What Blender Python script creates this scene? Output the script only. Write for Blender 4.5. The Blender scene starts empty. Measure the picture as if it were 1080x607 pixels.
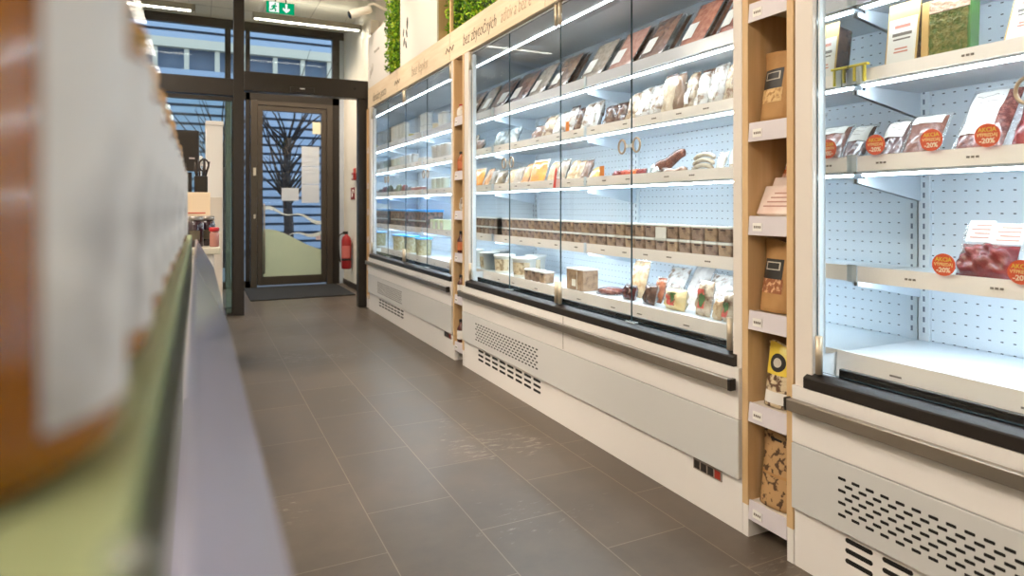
import bpy, bmesh, math, random
from mathutils import Vector, Matrix
R = math.radians
rnd = random.Random(7)
sc = bpy.context.scene
COL = sc.collection
# ------------------------------------------------------------------ camera numbers (measured from the grout lines)
F, VPX, HV, H = 678.0, 209.0, 217.0, 1.16
AZ = math.atan((540 - VPX) / F); CA, SA = math.cos(AZ), math.sin(AZ)
def ray(u, v):
    l = (u - 540) / F
    return l * CA + SA, CA - l * SA, -(v - HV) / F
def yat(u, X):                      # distance along the aisle of a pixel column on the plane x = X
    r = ray(u, HV); return X / r[0] * r[1]
def zat(u, v, X):
    r = ray(u, v); return H + r[2] * X / r[0]
def xat(u, Y):
    r = ray(u, HV); return Y / r[1] * r[0]
def zaty(u, v, Y):
    r = ray(u, v); return H + r[2] * Y / r[1]
# ------------------------------------------------------------------ materials
def lin(c):
    return tuple((x / 12.92 if x <= .04045 else ((x + .055) / 1.055) ** 2.4) for x in c)
def rgb(r, g, b): return lin((r / 255, g / 255, b / 255)) + (1,)
MATS = {}
class NT:
    def __init__(s, name):
        s.m = bpy.data.materials.new(name); s.m.use_nodes = True
        s.n = s.m.node_tree.nodes; s.l = s.m.node_tree.links; s.n.clear()
        s.out = s.n.new('ShaderNodeOutputMaterial')
    def add(s, t, **k):
        n = s.n.new(t)
        for a, b in k.items():
            setattr(n, a, b)
        return n
    def link(s, a, b): s.l.new(a, b)
def P(name, col, rough=.5, metal=0, spec=.5, coat=0, bump=None, var=None, sss=0, trans=0, alpha=1, ior=1.45):
    """principled; bump=(scale, strength, detail); var=(col2, scale, lo, hi)"""
    if name in MATS: return MATS[name]
    t = NT(name); b = t.add('ShaderNodeBsdfPrincipled')
    b.inputs['Base Color'].default_value = col; b.inputs['Roughness'].default_value = rough
    b.inputs['Metallic'].default_value = metal; b.inputs['Specular IOR Level'].default_value = spec
    b.inputs['Coat Weight'].default_value = coat; b.inputs['Transmission Weight'].default_value = trans
    b.inputs['Alpha'].default_value = alpha; b.inputs['IOR'].default_value = ior
    b.inputs['Coat Roughness'].default_value = .08
    if sss:
        b.inputs['Subsurface Weight'].default_value = sss; b.inputs['Subsurface Radius'].default_value = (.02, .008, .003)
    tc = None
    if bump or var: tc = t.add('ShaderNodeTexCoord')
    if var:
        n = t.add('ShaderNodeTexNoise'); n.inputs['Scale'].default_value = var[1]; n.inputs['Detail'].default_value = 4
        r = t.add('ShaderNodeValToRGB'); r.color_ramp.elements[0].position = var[2]; r.color_ramp.elements[1].position = var[3]
        r.color_ramp.elements[0].color = col; r.color_ramp.elements[1].color = var[0]
        t.link(tc.outputs['Object'], n.inputs['Vector']); t.link(n.outputs['Fac'], r.inputs['Fac']); t.link(r.outputs['Color'], b.inputs['Base Color'])
    if bump:
        n = t.add('ShaderNodeTexNoise'); n.inputs['Scale'].default_value = bump[0]; n.inputs['Detail'].default_value = bump[2] if len(bump) > 2 else 3
        u = t.add('ShaderNodeBump'); u.inputs['Strength'].default_value = bump[1]; u.inputs['Distance'].default_value = .01
        t.link(tc.outputs['Object'], n.inputs['Vector']); t.link(n.outputs['Fac'], u.inputs['Height']); t.link(u.outputs['Normal'], b.inputs['Normal'])
    t.link(b.outputs[0], t.out.inputs[0]); MATS[name] = t.m
    return t.m
def EM(name, col, st):
    if name in MATS: return MATS[name]
    t = NT(name); e = t.add('ShaderNodeEmission'); e.inputs[0].default_value = col; e.inputs[1].default_value = st
    t.link(e.outputs[0], t.out.inputs[0]); MATS[name] = t.m; return t.m
def CLEAR(name, tint=(1, 1, 1, 1), refl=1.0, rough=.01, white=0.0, whitecol=(.8, .8, .8, 1), bump=None):
    """thin clear sheet: transparent with fresnel reflection, optionally some milky scatter"""
    if name in MATS: return MATS[name]
    t = NT(name)
    tr = t.add('ShaderNodeBsdfTransparent'); tr.inputs[0].default_value = tint
    gl = t.add('ShaderNodeBsdfGlossy'); gl.inputs['Roughness'].default_value = rough
    fr = t.add('ShaderNodeLayerWeight'); fr.inputs[0].default_value = .5
    pw = t.add('ShaderNodeMath', operation='POWER'); pw.inputs[1].default_value = 5; t.link(fr.outputs['Facing'], pw.inputs[0])
    ma = t.add('ShaderNodeMath', operation='MULTIPLY_ADD'); ma.inputs[1].default_value = .96; ma.inputs[2].default_value = .04; t.link(pw.outputs[0], ma.inputs[0])
    mu = t.add('ShaderNodeMath', operation='MULTIPLY'); mu.inputs[1].default_value = refl
    t.link(ma.outputs[0], mu.inputs[0])
    if bump:
        tc = t.add('ShaderNodeTexCoord'); n = t.add('ShaderNodeTexNoise'); n.inputs['Scale'].default_value = bump[0]
        u = t.add('ShaderNodeBump'); u.inputs['Strength'].default_value = bump[1]; u.inputs['Distance'].default_value = .01
        t.link(tc.outputs['Object'], n.inputs['Vector']); t.link(n.outputs['Fac'], u.inputs['Height'])
        t.link(u.outputs['Normal'], gl.inputs['Normal']); t.link(u.outputs['Normal'], fr.inputs['Normal'])
    base = tr.outputs[0]
    if white:
        d = t.add('ShaderNodeBsdfDiffuse'); d.inputs[0].default_value = whitecol
        tl = t.add('ShaderNodeBsdfTranslucent'); tl.inputs[0].default_value = whitecol
        dm = t.add('ShaderNodeMixShader'); dm.inputs[0].default_value = .4
        t.link(d.outputs[0], dm.inputs[1]); t.link(tl.outputs[0], dm.inputs[2])
        m2 = t.add('ShaderNodeMixShader'); m2.inputs[0].default_value = white
        t.link(base, m2.inputs[1]); t.link(dm.outputs[0], m2.inputs[2]); base = m2.outputs[0]
    mx = t.add('ShaderNodeMixShader')
    t.link(mu.outputs[0], mx.inputs[0]); t.link(base, mx.inputs[1]); t.link(gl.outputs[0], mx.inputs[2])
    t.link(mx.outputs[0], t.out.inputs[0]); MATS[name] = t.m; return t.m

WHITE = P('cabinet white paint', rgb(238, 234, 231), .38)
APRON = P('apron white paint', rgb(208, 208, 207), .42)
INNER = P('cooler interior white', rgb(225, 234, 242), .35)
GREYIN = P('canopy grey', rgb(176, 180, 187), .4)
BLACK = P('black rail plastic', rgb(38, 33, 30), .35)
DARK = P('dark void', rgb(20, 18, 17), .8)
FRAME = P('anthracite aluminium', rgb(52, 47, 43), .35, .3)
FRAMEB = P('bronze grey aluminium', rgb(84, 76, 68), .35, .4)
STEEL = P('brushed steel', rgb(166, 157, 145), .36, .9)
BEIGEM = P('satin beige metal', rgb(196, 182, 160), .35, .5)
RAILM = P('price rail beige', rgb(238, 229, 225), .3, coat=.4)
RAILL = P('price rail lavender', rgb(214, 214, 226), .25, coat=.4)
RAILG = P('shelf lip lavender white', rgb(214, 208, 214), .35)
TICKS = P('printed ticket ink', rgb(120, 110, 104), .7)
LED = EM('cool led strip', (.82, .92, 1, 1), 22)
LEDTOP = EM('cool led tube', (.85, .93, 1, 1), 22)
GLASS = CLEAR('door glass', (.97, .99, .985, 1), .55)
GLASSE = P('polished glass edge', rgb(52, 72, 78), .15)
FILM = CLEAR('clear wrapping film', (1, 1, 1, 1), 1.5, .08, .10, (.9, .93, .95, 1), (60, .6))
PAPER = P('white paper', rgb(238, 236, 232), .6)
CARDW = P('white carton', rgb(226, 222, 218), .55)
NOTICE = CLEAR('thin white notice paper', (1, 1, 1, 1), .3, .4, .97, rgb(240, 242, 244))
LABELW = P('printed white label', rgb(224, 222, 219), .55)
def wood(name, c1, c2, axis, rough=.5):
    t = NT(name); b = t.add('ShaderNodeBsdfPrincipled'); b.inputs['Roughness'].default_value = rough
    tc = t.add('ShaderNodeTexCoord'); mp = t.add('ShaderNodeMapping')
    s = [9, 9, 9]; s[axis] = .8; mp.inputs['Scale'].default_value = s
    n = t.add('ShaderNodeTexNoise'); n.inputs['Scale'].default_value = 3; n.inputs['Detail'].default_value = 6; n.inputs['Distortion'].default_value = .6
    r = t.add('ShaderNodeValToRGB'); r.color_ramp.elements[0].color = c1; r.color_ramp.elements[1].color = c2
    r.color_ramp.elements[0].position = .3; r.color_ramp.elements[1].position = .7
    t.link(tc.outputs['Object'], mp.inputs[0]); t.link(mp.outputs[0], n.inputs['Vector']); t.link(n.outputs['Fac'], r.inputs[0])
    t.link(r.outputs[0], b.inputs['Base Color']); t.link(b.outputs[0], t.out.inputs[0]); MATS[name] = t.m; return t.m
WOODV = wood('light oak upright', rgb(218, 186, 142), rgb(202, 166, 120), 2)
WOODH = wood('light oak fascia', rgb(242, 224, 198), rgb(230, 206, 174), 1)
KRAFT = P('kraft paper', rgb(176, 134, 84), .7, bump=(18, .5), var=(rgb(158, 116, 70), 10, .4, .7))
KRAFTP = P('kraft paper with brown print', rgb(178, 142, 98), .65, bump=(16, .4), var=(rgb(82, 58, 38), 42, .52, .58))
def perforated():
    t = NT('perforated back panel'); b = t.add('ShaderNodeBsdfPrincipled'); b.inputs['Roughness'].default_value = .4
    tc = t.add('ShaderNodeTexCoord'); sp = t.add('ShaderNodeSeparateXYZ'); t.link(tc.outputs['Object'], sp.inputs[0])
    def cell(sock, pitch, off, half):
        a = t.add('ShaderNodeMath', operation='ADD'); a.inputs[1].default_value = off; t.link(sock, a.inputs[0])
        m = t.add('ShaderNodeMath', operation='PINGPONG'); m.inputs[1].default_value = pitch / 2; t.link(a.outputs[0], m.inputs[0])
        l = t.add('ShaderNodeMath', operation='LESS_THAN'); l.inputs[1].default_value = half; t.link(m.outputs[0], l.inputs[0]); return l.outputs[0]
    x = cell(sp.outputs[1], .0355, .012, .0042); z = cell(sp.outputs[2], .037, .011, .0019)
    m = t.add('ShaderNodeMath', operation='MULTIPLY'); t.link(x, m.inputs[0]); t.link(z, m.inputs[1])
    mx = t.add('ShaderNodeMix', data_type='RGBA'); mx.inputs['A'].default_value = rgb(222, 232, 242); mx.inputs['B'].default_value = rgb(66, 78, 92)
    t.link(m.outputs[0], mx.inputs['Factor']); t.link(mx.outputs['Result'], b.inputs['Base Color'])
    t.link(b.outputs[0], t.out.inputs[0]); return t.m
PERF = perforated()
def floor_mat():
    t = NT('grey beige stone tiles'); b = t.add('ShaderNodeBsdfPrincipled')
    tc = t.add('ShaderNodeTexCoord'); sp = t.add('ShaderNodeSeparateXYZ'); t.link(tc.outputs['Object'], sp.inputs[0])
    def addc(s, v):
        a = t.add('ShaderNodeMath', operation='ADD'); a.inputs[1].default_value = v; t.link(s, a.inputs[0]); return a.outputs[0]
    cb = t.add('ShaderNodeCombineXYZ'); t.link(addc(sp.outputs[1], 60 * .598 - 2.117), cb.inputs[0]); t.link(addc(sp.outputs[0], 40 * .338 - 1.247), cb.inputs[1])
    br = t.add('ShaderNodeTexBrick', offset=.5, offset_frequency=2); br.inputs['Scale'].default_value = 1
    br.inputs['Brick Width'].default_value = .598; br.inputs['Row Height'].default_value = .338; br.inputs['Mortar Size'].default_value = .0022
    br.inputs['Mortar Smooth'].default_value = .2; br.inputs['Bias'].default_value = 0
    br.inputs['Color1'].default_value = rgb(96, 85, 74); br.inputs['Color2'].default_value = rgb(89, 79, 69); br.inputs['Mortar'].default_value = rgb(128, 116, 101)
    t.link(cb.outputs[0], br.inputs['Vector'])
    n = t.add('ShaderNodeTexNoise'); n.inputs['Scale'].default_value = 5; n.inputs['Detail'].default_value = 8; n.inputs['Roughness'].default_value = .65
    t.link(tc.outputs['Object'], n.inputs['Vector'])
    r = t.add('ShaderNodeValToRGB'); r.color_ramp.elements[0].position = .25; r.color_ramp.elements[1].position = .75
    r.color_ramp.elements[0].color = (.72, .72, .72, 1); r.color_ramp.elements[1].color = (1.18, 1.17, 1.15, 1); t.link(n.outputs['Fac'], r.inputs[0])
    m = t.add('ShaderNodeMix', data_type='RGBA', blend_type='MULTIPLY'); m.inputs['Factor'].default_value = 1
    t.link(br.outputs['Color'], m.inputs['A']); t.link(r.outputs[0], m.inputs['B'])
    # pale scuff marks
    mp = t.add('ShaderNodeMapping'); mp.inputs['Scale'].default_value = (9, 26, 1); mp.inputs['Rotation'].default_value = (0, 0, .5)
    n2 = t.add('ShaderNodeTexNoise'); n2.inputs['Scale'].default_value = 1.6; n2.inputs['Detail'].default_value = 6; n2.inputs['Roughness'].default_value = .7
    t.link(tc.outputs['Object'], mp.inputs[0]); t.link(mp.outputs[0], n2.inputs['Vector'])
    n3 = t.add('ShaderNodeTexNoise'); n3.inputs['Scale'].default_value = 1.1; t.link(tc.outputs['Object'], n3.inputs['Vector'])
    mm = t.add('ShaderNodeMath', operation='MULTIPLY'); t.link(n2.outputs['Fac'], mm.inputs[0]); t.link(n3.outputs['Fac'], mm.inputs[1])
    r2 = t.add('ShaderNodeValToRGB'); r2.color_ramp.elements[0].position = .35; r2.color_ramp.elements[1].position = .43
    r2.color_ramp.elements[1].color = (.5, .5, .5, 1); r2.color_ramp.elements[0].color = (0, 0, 0, 1); t.link(mm.outputs[0], r2.inputs[0])
    m2 = t.add('ShaderNodeMix', data_type='RGBA'); t.link(r2.outputs[0], m2.inputs['Factor']); t.link(m.outputs['Result'], m2.inputs['A'])
    m2.inputs['B'].default_value = rgb(168, 158, 146)
    t.link(m2.outputs['Result'], b.inputs['Base Color'])
    rr = t.add('ShaderNodeMapRange'); rr.inputs['To Min'].default_value = .30; rr.inputs['To Max'].default_value = .48
    t.link(n.outputs['Fac'], rr.inputs[0]); t.link(rr.outputs[0], b.inputs['Roughness'])
    bp = t.add('ShaderNodeBump'); bp.inputs['Strength'].default_value = .25; bp.inputs['Distance'].default_value = .002
    t.link(n.outputs['Fac'], bp.inputs['Height']); t.link(bp.outputs[0], b.inputs['Normal'])
    t.link(b.outputs[0], t.out.inputs[0]); return t.m
# ------------------------------------------------------------------ mesh builder
class MB:
    def __init__(s): s.v = []; s.f = []; s.mi = []; s.sm = []
    def face(s, idx, mi=0, sm=False): s.f.append(tuple(idx)); s.mi.append(mi); s.sm.append(sm)
    def box(s, x0, x1, y0, y1, z0, z1, mi=0):
        if x1 < x0: x0, x1 = x1, x0
        if y1 < y0: y0, y1 = y1, y0
        if z1 < z0: z0, z1 = z1, z0
        b = len(s.v); s.v += [(x, y, z) for z in (z0, z1) for y in (y0, y1) for x in (x0, x1)]
        for q in ((0, 2, 3, 1), (4, 5, 7, 6), (0, 1, 5, 4), (2, 6, 7, 3), (0, 4, 6, 2), (1, 3, 7, 5)): s.face([b + i for i in q], mi)
        return s
    def prism(s, pts, axis, a0, a1, mi=0, sm=False):
        """pts: 2D polygon; axis 'y': pts are (x,z); 'x': (y,z); 'z': (x,y)"""
        def mk(p, a): return {'y': (p[0], a, p[1]), 'x': (a, p[0], p[1]), 'z': (p[0], p[1], a)}[axis]
        b = len(s.v); n = len(pts); s.v += [mk(p, a0) for p in pts] + [mk(p, a1) for p in pts]
        s.face([b + i for i in range(n)], mi); s.face([b + n + i for i in reversed(range(n))], mi)
        for i in range(n):
            j = (i + 1) % n; s.face([b + j, b + i, b + n + i, b + n + j], mi, sm)
        return s
    def rings(s, rs, mi=0, sm=True, cap=True, closed=False):
        b = len(s.v); n = len(rs[0])
        for r in rs: s.v += [tuple(p) for p in r]
        m = len(rs)
        for k in range(m if closed else m - 1):
            a = b + k * n; c = b + ((k + 1) % m) * n
            for i in range(n):
                j = (i + 1) % n; s.face([a + i, a + j, c + j, c + i], mi, sm)
        if cap and not closed:
            s.face([b + i for i in reversed(range(n))], mi); s.face([b + (m - 1) * n + i for i in range(n)], mi)
        return s
    def lathe(s, prof, cx=0, cy=0, cz=0, n=24, mi=0, a0=0, a1=None):
        if a1 is None:
            return s.rings([[(cx + r * math.cos(2 * math.pi * i / n), cy + r * math.sin(2 * math.pi * i / n), cz + z) for i in range(n)] for r, z in prof], mi)
        b = len(s.v)
        for r, z in prof:
            s.v += [(cx + r * math.cos(a0 + (a1 - a0) * i / n), cy + r * math.sin(a0 + (a1 - a0) * i / n), cz + z) for i in range(n + 1)]
        for k in range(len(prof) - 1):
            for i in range(n):
                p = b + k * (n + 1) + i; s.face([p, p + 1, p + n + 2, p + n + 1], mi, True)
        return s
    def tube(s, pts, r, n=8, mi=0, closed=False):
        pts = [Vector(p) for p in pts]; rs = []; N = len(pts); up = None
        for k, p in enumerate(pts):
            d = (pts[(k + 1) % N] - pts[k - 1]) if closed else (pts[min(k + 1, N - 1)] - pts[max(k - 1, 0)])
            d.normalize()
            if up is None:
                up = d.orthogonal().normalized()
            up = (up - d * up.dot(d)).normalized(); w = d.cross(up)
            rr = r[k] if isinstance(r, (list, tuple)) else r
            rs.append([p + up * (rr * math.cos(2 * math.pi * i / n)) + w * (rr * math.sin(2 * math.pi * i / n)) for i in range(n)])
        return s.rings(rs, mi, True, True, closed)
    def grid(s, fn, nu, nv, mi=0, sm=True, flip=False):
        b = len(s.v)
        for j in range(nv + 1):
            for i in range(nu + 1): s.v.append(tuple(fn(i / nu, j / nv)))
        for j in range(nv):
            for i in range(nu):
                p = b + j * (nu + 1) + i; q = [p, p + 1, p + nu + 2, p + nu + 1]
                s.face(q[::-1] if flip else q, mi, sm)
        return s
    def build(s, name, mats, parent=None, bevel=0, loc=None):
        me = bpy.data.meshes.new(name); me.from_pydata(s.v, [], s.f)
        if not isinstance(mats, (list, tuple)): mats = [mats]
        for m in mats: me.materials.append(m)
        for i, p in enumerate(me.polygons): p.material_index = s.mi[i]; p.use_smooth = s.sm[i]
        bm = bmesh.new(); bm.from_mesh(me); bmesh.ops.remove_doubles(bm, verts=bm.verts, dist=1e-6); bmesh.ops.recalc_face_normals(bm, faces=bm.faces); bm.to_mesh(me); bm.free()
        me.update()
        o = bpy.data.objects.new(name, me); COL.objects.link(o)
        if parent is not None: o.parent = parent
        if loc: o.location = loc
        if bevel:
            md = o.modifiers.new('bevel', 'BEVEL'); md.width = bevel; md.segments = 2; md.limit_method = 'ANGLE'
        return o
def thing(name, label, cat, loc=(0, 0, 0), rot=(0, 0, 0), group=None):
    o = bpy.data.objects.new(name, None); COL.objects.link(o); o.location = loc; o.rotation_euler = rot; o.empty_display_size = .05
    o['label'] = label; o['category'] = cat
    if group: o['group'] = group
    return o
def tag(o, label, cat, group=None):
    o['label'] = label; o['category'] = cat
    if group: o['group'] = group
    return o
def struct(o, label=None):
    o['kind'] = 'structure'
    if label: o['label'] = label
    return o
def dup(root, label=None, group=None):
    r = root.copy(); COL.objects.link(r)
    if label: r['label'] = label
    if group: r['group'] = group
    for ch in list(root.children):
        c = ch.copy(); COL.objects.link(c); c.parent = r
        for g in ch.children:
            d = g.copy(); COL.objects.link(d); d.parent = c
    return r
def settle(o, x, y, z, tilt=0, rz=0, rx=0):
    """set it down: turn it, then lift it so that its lowest point touches the surface at height z"""
    o.rotation_euler = (rx, tilt, rz)
    M = o.rotation_euler.to_matrix()
    lo = 1e9
    for k in [o] + list(o.children) + [g for c in o.children for g in c.children]:
        if k.type == 'MESH':
            off = Vector((0, 0, 0)) if k is o else Vector(k.location)
            for v in k.data.vertices: lo = min(lo, (M @ (v.co + off)).z)
    o.location = (x, y, z - lo + .0006); return o
def text(name, body, size, loc, parent, mat, facing='x', shear=0, align='CENTER', ext=.0006, sx=1, off=-.012):
    c = bpy.data.curves.new(name, 'FONT'); c.body = body; c.size = size; c.extrude = ext; c.shear = shear; c.align_x = align; c.align_y = 'CENTER'
    c.resolution_u = 3; c.offset = size * off
    tmp = bpy.data.objects.new('tmp', c); COL.objects.link(tmp)
    bpy.context.view_layer.update()
    me = bpy.data.meshes.new_from_object(tmp.evaluated_get(bpy.context.evaluated_depsgraph_get()))
    bpy.data.objects.remove(tmp); me.materials.clear(); me.materials.append(mat)
    o = bpy.data.objects.new(name, me); COL.objects.link(o); o.location = loc
    o.rotation_euler = (R(90), 0, R(-90)) if facing == 'x' else (R(90), 0, 0); o.scale = (sx, 1, 1)
    if parent is not None: o.parent = parent
    return o
ORD = 'first second third fourth fifth sixth seventh eighth ninth tenth eleventh twelfth thirteenth fourteenth fifteenth sixteenth seventeenth eighteenth nineteenth twentieth'.split()
def ordn(i):
    if i < 20: return ORD[i]
    return {2: 'twenty', 3: 'thirty'}[(i + 1) // 10] + '-' + ORD[(i + 1) % 10 - 1] if (i + 1) % 10 else 'thirtieth'

# ================================================================== the room
XF = 1.735                                   # front plane of coolers and columns
CEIL = 3.76
YP, YD = 7.43, 9.8                           # inner portal, outer door
fl = MB().box(-2.6, 2.6, -2.6, 9.9, -.1, 0).build('floor', floor_mat()); struct(fl)
CEILM = P('ceiling cream paint', rgb(236, 230, 214), .7)
m = MB().box(-2.6, 2.6, -2.6, 9.9, CEIL, CEIL + .1); struct(m.build('ceiling', CEILM))
WALLM = P('cream wall paint', rgb(238, 230, 216), .65, var=(rgb(230, 222, 208), 2, .4, .7))
struct(MB().box(2.44, 2.6, -2.6, 7.5, 0, CEIL).build('wall_right', WALLM))
struct(MB().box(1.86, 2.44, -2.6, 7.44, 2.50, CEIL).build('wall_upper', WALLM))
struct(MB().box(-2.6, -2.5, -2.6, 9.9, 0, CEIL).build('wall_left', WALLM))
struct(MB().box(-2.5, 2.44, -2.6, -2.5, 0, CEIL).build('wall_back', WALLM))
struct(MB().box(1.97, 2.1, 7.5, 9.8, 0, CEIL).build('wall_vestibule', WALLM))
struct(MB().box(1.957, 1.97, 7.5, 9.8, 0, .075).build('baseboard_vestibule', P('dark skirting', rgb(58, 50, 46), .5)))
# ceiling panel seams
m = MB()
for y in (8.0, 8.62, 9.24): m.box(-2.5, 1.97, y, y + .008, CEIL - .003, CEIL)
for x in (.15, .77, 1.39): m.box(x, x + .008, 7.5, 9.8, CEIL - .003, CEIL)
struct(m.build('trim_1', P('ceiling joint grey', rgb(190, 182, 168), .7)))

# outer facade with windows (floor to ceiling, transoms above)
m = MB()
ZT0, ZT1 = 2.66, 2.88
m.box(-2.5, 1.97, YD, YD + .08, 3.64, CEIL); m.box(-2.5, 1.90, YD, YD + .08, ZT0, ZT1); m.box(-2.5, .66, YD, YD + .08, 0, .10)
for x0, x1 in ((-2.5, -2.42), (-1.08, -1.0), (.335, .41), (.60, .66), (1.80, 1.905)):
    m.box(x0, x1, YD, YD + .08, .10 if x0 < .6 else 0, 3.64)
m.box(1.905, 1.97, YD, YD + .08, 0, 3.64, 1)
w = struct(m.build('window_1', [FRAME, P('pale blue grey reveal', rgb(190, 198, 210), .5)], bevel=.002), 'dark framed glass shopfront with transom windows')
for x0, x1, z0, z1 in ((-2.42, -1.08, ZT1, 3.64), (-1.0, .335, ZT1, 3.64), (.41, 1.80, ZT1, 3.64), (-2.42, -1.08, .1, ZT0), (-1.0, .335, .1, ZT0), (.41, .6, .1, ZT0)):
    MB().box(x0, x1, YD + .035, YD + .043, z0, z1).build('pane', GLASS, w)
# outer door
dr = MB()
dr.box(.665, .75, YD - .03, YD + .06, 0, 2.655); dr.box(1.715, 1.80, YD - .03, YD + .06, 0, 2.655); dr.box(.75, 1.715, YD - .03, YD + .06, 2.595, 2.655)
d = struct(dr.build('door_1', FRAMEB, bevel=.003), 'bronze framed glass entrance door with pale green hill graphic')
lf = MB()
lf.box(.755, .825, YD - .02, YD + .05, .03, 2.59); lf.box(1.64, 1.71, YD - .02, YD + .05, .03, 2.59); lf.box(.825, 1.64, YD - .02, YD + .05, 2.52, 2.59); lf.box(.825, 1.64, YD - .02, YD + .05, .03, .15)
lf = lf.build('door_leaf', FRAMEB, d, bevel=.003)
MB().box(.825, 1.64, YD + .01, YD + .018, .15, 2.52).build('glazing', GLASS, lf)
MB().tube([(.842, YD - .02, .20), (.842, YD - .06, .24), (.842, YD - .06, 1.15), (.842, YD - .02, 1.19)], .012).build('pull_bar', STEEL, lf)
MB().box(.70, .735, YD - .036, YD - .03, 1.59, 1.70).build('lock_plate', P('pale lock plate', rgb(214, 206, 190), .4, .3), d)
MB().box(.705, .73, YD - .036, YD - .03, .98, 1.04).build('lock_plate', P('pale lock plate', rgb(214, 206, 190), .4, .3), d)
# pale green hill film on the glass and white wave lines
GREENF = CLEAR('pale green window film', (.8, .85, .74, 1), .3, .2, .94, rgb(236, 242, 218))
hill = [(.825, .15)] + [(.825 + .815 * t, .80 + .035 * math.sin(t * 5 + .8) - .27 * t ** 1.6) for t in [i / 14 for i in range(15)]] + [(1.64, .15)]
MB().prism(hill, 'y', YD + .0035, YD + .005).build('hill_graphic', GREENF, lf)
for (a, b, c, k) in ((1.15, -.20, .035, 0), (.72, .06, .03, 1)):
    top = [(.825 + .815 * t, a + b * t + c * math.sin(t * 12 + k) * (1 - .4 * t)) for t in ([i / 24 for i in range(25)] if k == 0 else [.45 + .55 * i / 14 for i in range(15)])]
    pts = top + [(x, z - .035 - .02 * math.sin(x * 9)) for x, z in reversed(top)]
    MB().prism(pts, 'y', YD + .0015, YD + .003).build('wave_graphic', P('white window film', rgb(226, 236, 240), .5), lf)
# notices taped to the door
for i, (x0, x1, z0, z1, lab) in enumerate(((1.36, 1.61, 1.74, 2.03, 'white paper notice, topmost of the three taped in a column on the door glass'),
        (1.36, 1.61, 1.48, 1.735, 'white paper notice, middle of the three taped in a column on the door glass'),
        (1.36, 1.61, 1.205, 1.475, 'white paper notice, lowest of the three taped in a column on the door glass'),
        (1.083, 1.32, 1.235, 1.42, 'white landscape sheet taped alone at the middle of the door glass'),
        (1.515, 1.635, 2.22, 2.395, 'small cream sheet taped near the top of the door glass'),
        (1.56, 1.635, .66, .76, 'small pale pink slip stuck low on the door glass beside the frame'))):
    o = MB().box(x0, x1, YD + .0055, YD + .0075, z0, z1).build('paper_notice', P('cream paper', rgb(226, 222, 196), .6) if i == 4 else P('pink paper', rgb(226, 208, 216), .6) if i == 5 else NOTICE)
    tag(o, lab, 'notice', 'notices on the entrance door')
# inner portal (dark sliding door frame with glass over it)
m = MB()
m.box(.335, .44, YP - .05, YP + .05, 0, CEIL); m.box(1.648, 1.757, YP - .05, YP + .05, 0, 2.40)
m.box(.44, 1.757, YP - .07, YP + .07, 2.385, 2.59); m.box(-2.5, .335, YP - .05, YP + .05, 2.32, 2.50)
pt = struct(m.build('door_2', FRAME, bevel=.003), 'dark aluminium frame of the inner sliding door')
MB().box(1.757, 1.86, YP - .02, YP + .02, 0, 2.40).build('frame_filler', FRAME, pt)
sidel = MB()
sidel.box(-2.5, .335, YP - .02, YP + .02, 2.265, 2.31); sidel.box(.318, .335, YP - .02, YP + .02, 0, 2.265); sidel.box(-2.5, .318, YP - .02, YP + .02, 0, .09)
sl = sidel.build('side_panel', FRAME, pt)
MB().box(.262, .317, YP - .035, YP - .022, .03, 2.262).build('sliding_leaf_edge', CLEAR('green glass edge', (.80, .90, .87, 1), .8, .02, .22, rgb(150, 176, 166)), pt)
MB().box(-2.5, .318, YP - .004, YP + .004, .09, 2.265).build('glazing', CLEAR('side glass', (.9, .97, .95, 1), .8), sl)
MB().box(-2.5, .335, YP - .004, YP + .004, 2.50, CEIL).build('transom_glass', GLASS, pt)
MB().box(.44, 1.86, YP - .004, YP + .004, 2.59, CEIL).build('transom_glass', GLASS, pt)
s_ = MB().box(.90, 1.152, YP - .105, YP - .071, 2.395, 2.455).build('motion_sensor', BLACK, pt, bevel=.005)
MB().box(1.0, 1.05, YP - .107, YP - .105, 2.435, 2.445).build('sensor_lamp', P('white lens', rgb(240, 240, 240), .3), s_)
MB().lathe([(.012, 0), (.012, .01)], n=10).build('screw_cap', DARK, pt, loc=(1.60, YP - .08, 2.49)).rotation_euler = (R(90), 0, 0)
# door mat
o = MB().box(.57, 1.84, 8.4, 9.7, .0005, .014).build('door_mat', P('charcoal ribbed mat', rgb(42, 42, 44), .95, bump=(220, .6)), bevel=.004); tag(o, 'charcoal grey entrance mat on the floor inside the glass door', 'mat')

# fascia board along the top of the coolers
fa = struct(MB().box(1.74, 1.80, -1.3, 7.31, 2.268, 2.49).build('trim_2', WOODH, bevel=.002), 'light oak fascia board above the coolers')
m = MB()
for y in (6.107, 3.142, 4.655): m.box(1.7392, 1.7405, y - .0012, y + .0012, 2.27, 2.49)
m.build('board_joint', P('board joint brown', rgb(150, 118, 84), .7), fa)  # darker brown lines where the boards meet
INK = P('dark grey lettering', rgb(98, 84, 70), .6)
INKL = P('faded grey lettering', rgb(186, 164, 136), .6)
text('lettering', 'domáce pesto', .135, (1.739, 6.80, 2.352), fa, INK, shear=.25, sx=.72)
text('lettering', 'bez lepku', .14, (1.739, 5.42, 2.37), fa, INKL, shear=.25, sx=.85)
text('lettering', 'bez zbytočných', .125, (1.739, 4.09, 2.365), fa, INK, shear=.25, sx=.74)
text('lettering', 'aditív a bez é', .125, (1.739, 3.52, 2.365), fa, INKL, shear=.25, sx=.64)
for y in (4.655, 6.107):
    MB().tube([(1.7385, y + .085 - .034 * i, 2.345 + (.035 if i % 2 else 0)) for i in range(6)], .0035, 6).build('zigzag_mark', INK, fa)

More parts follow.
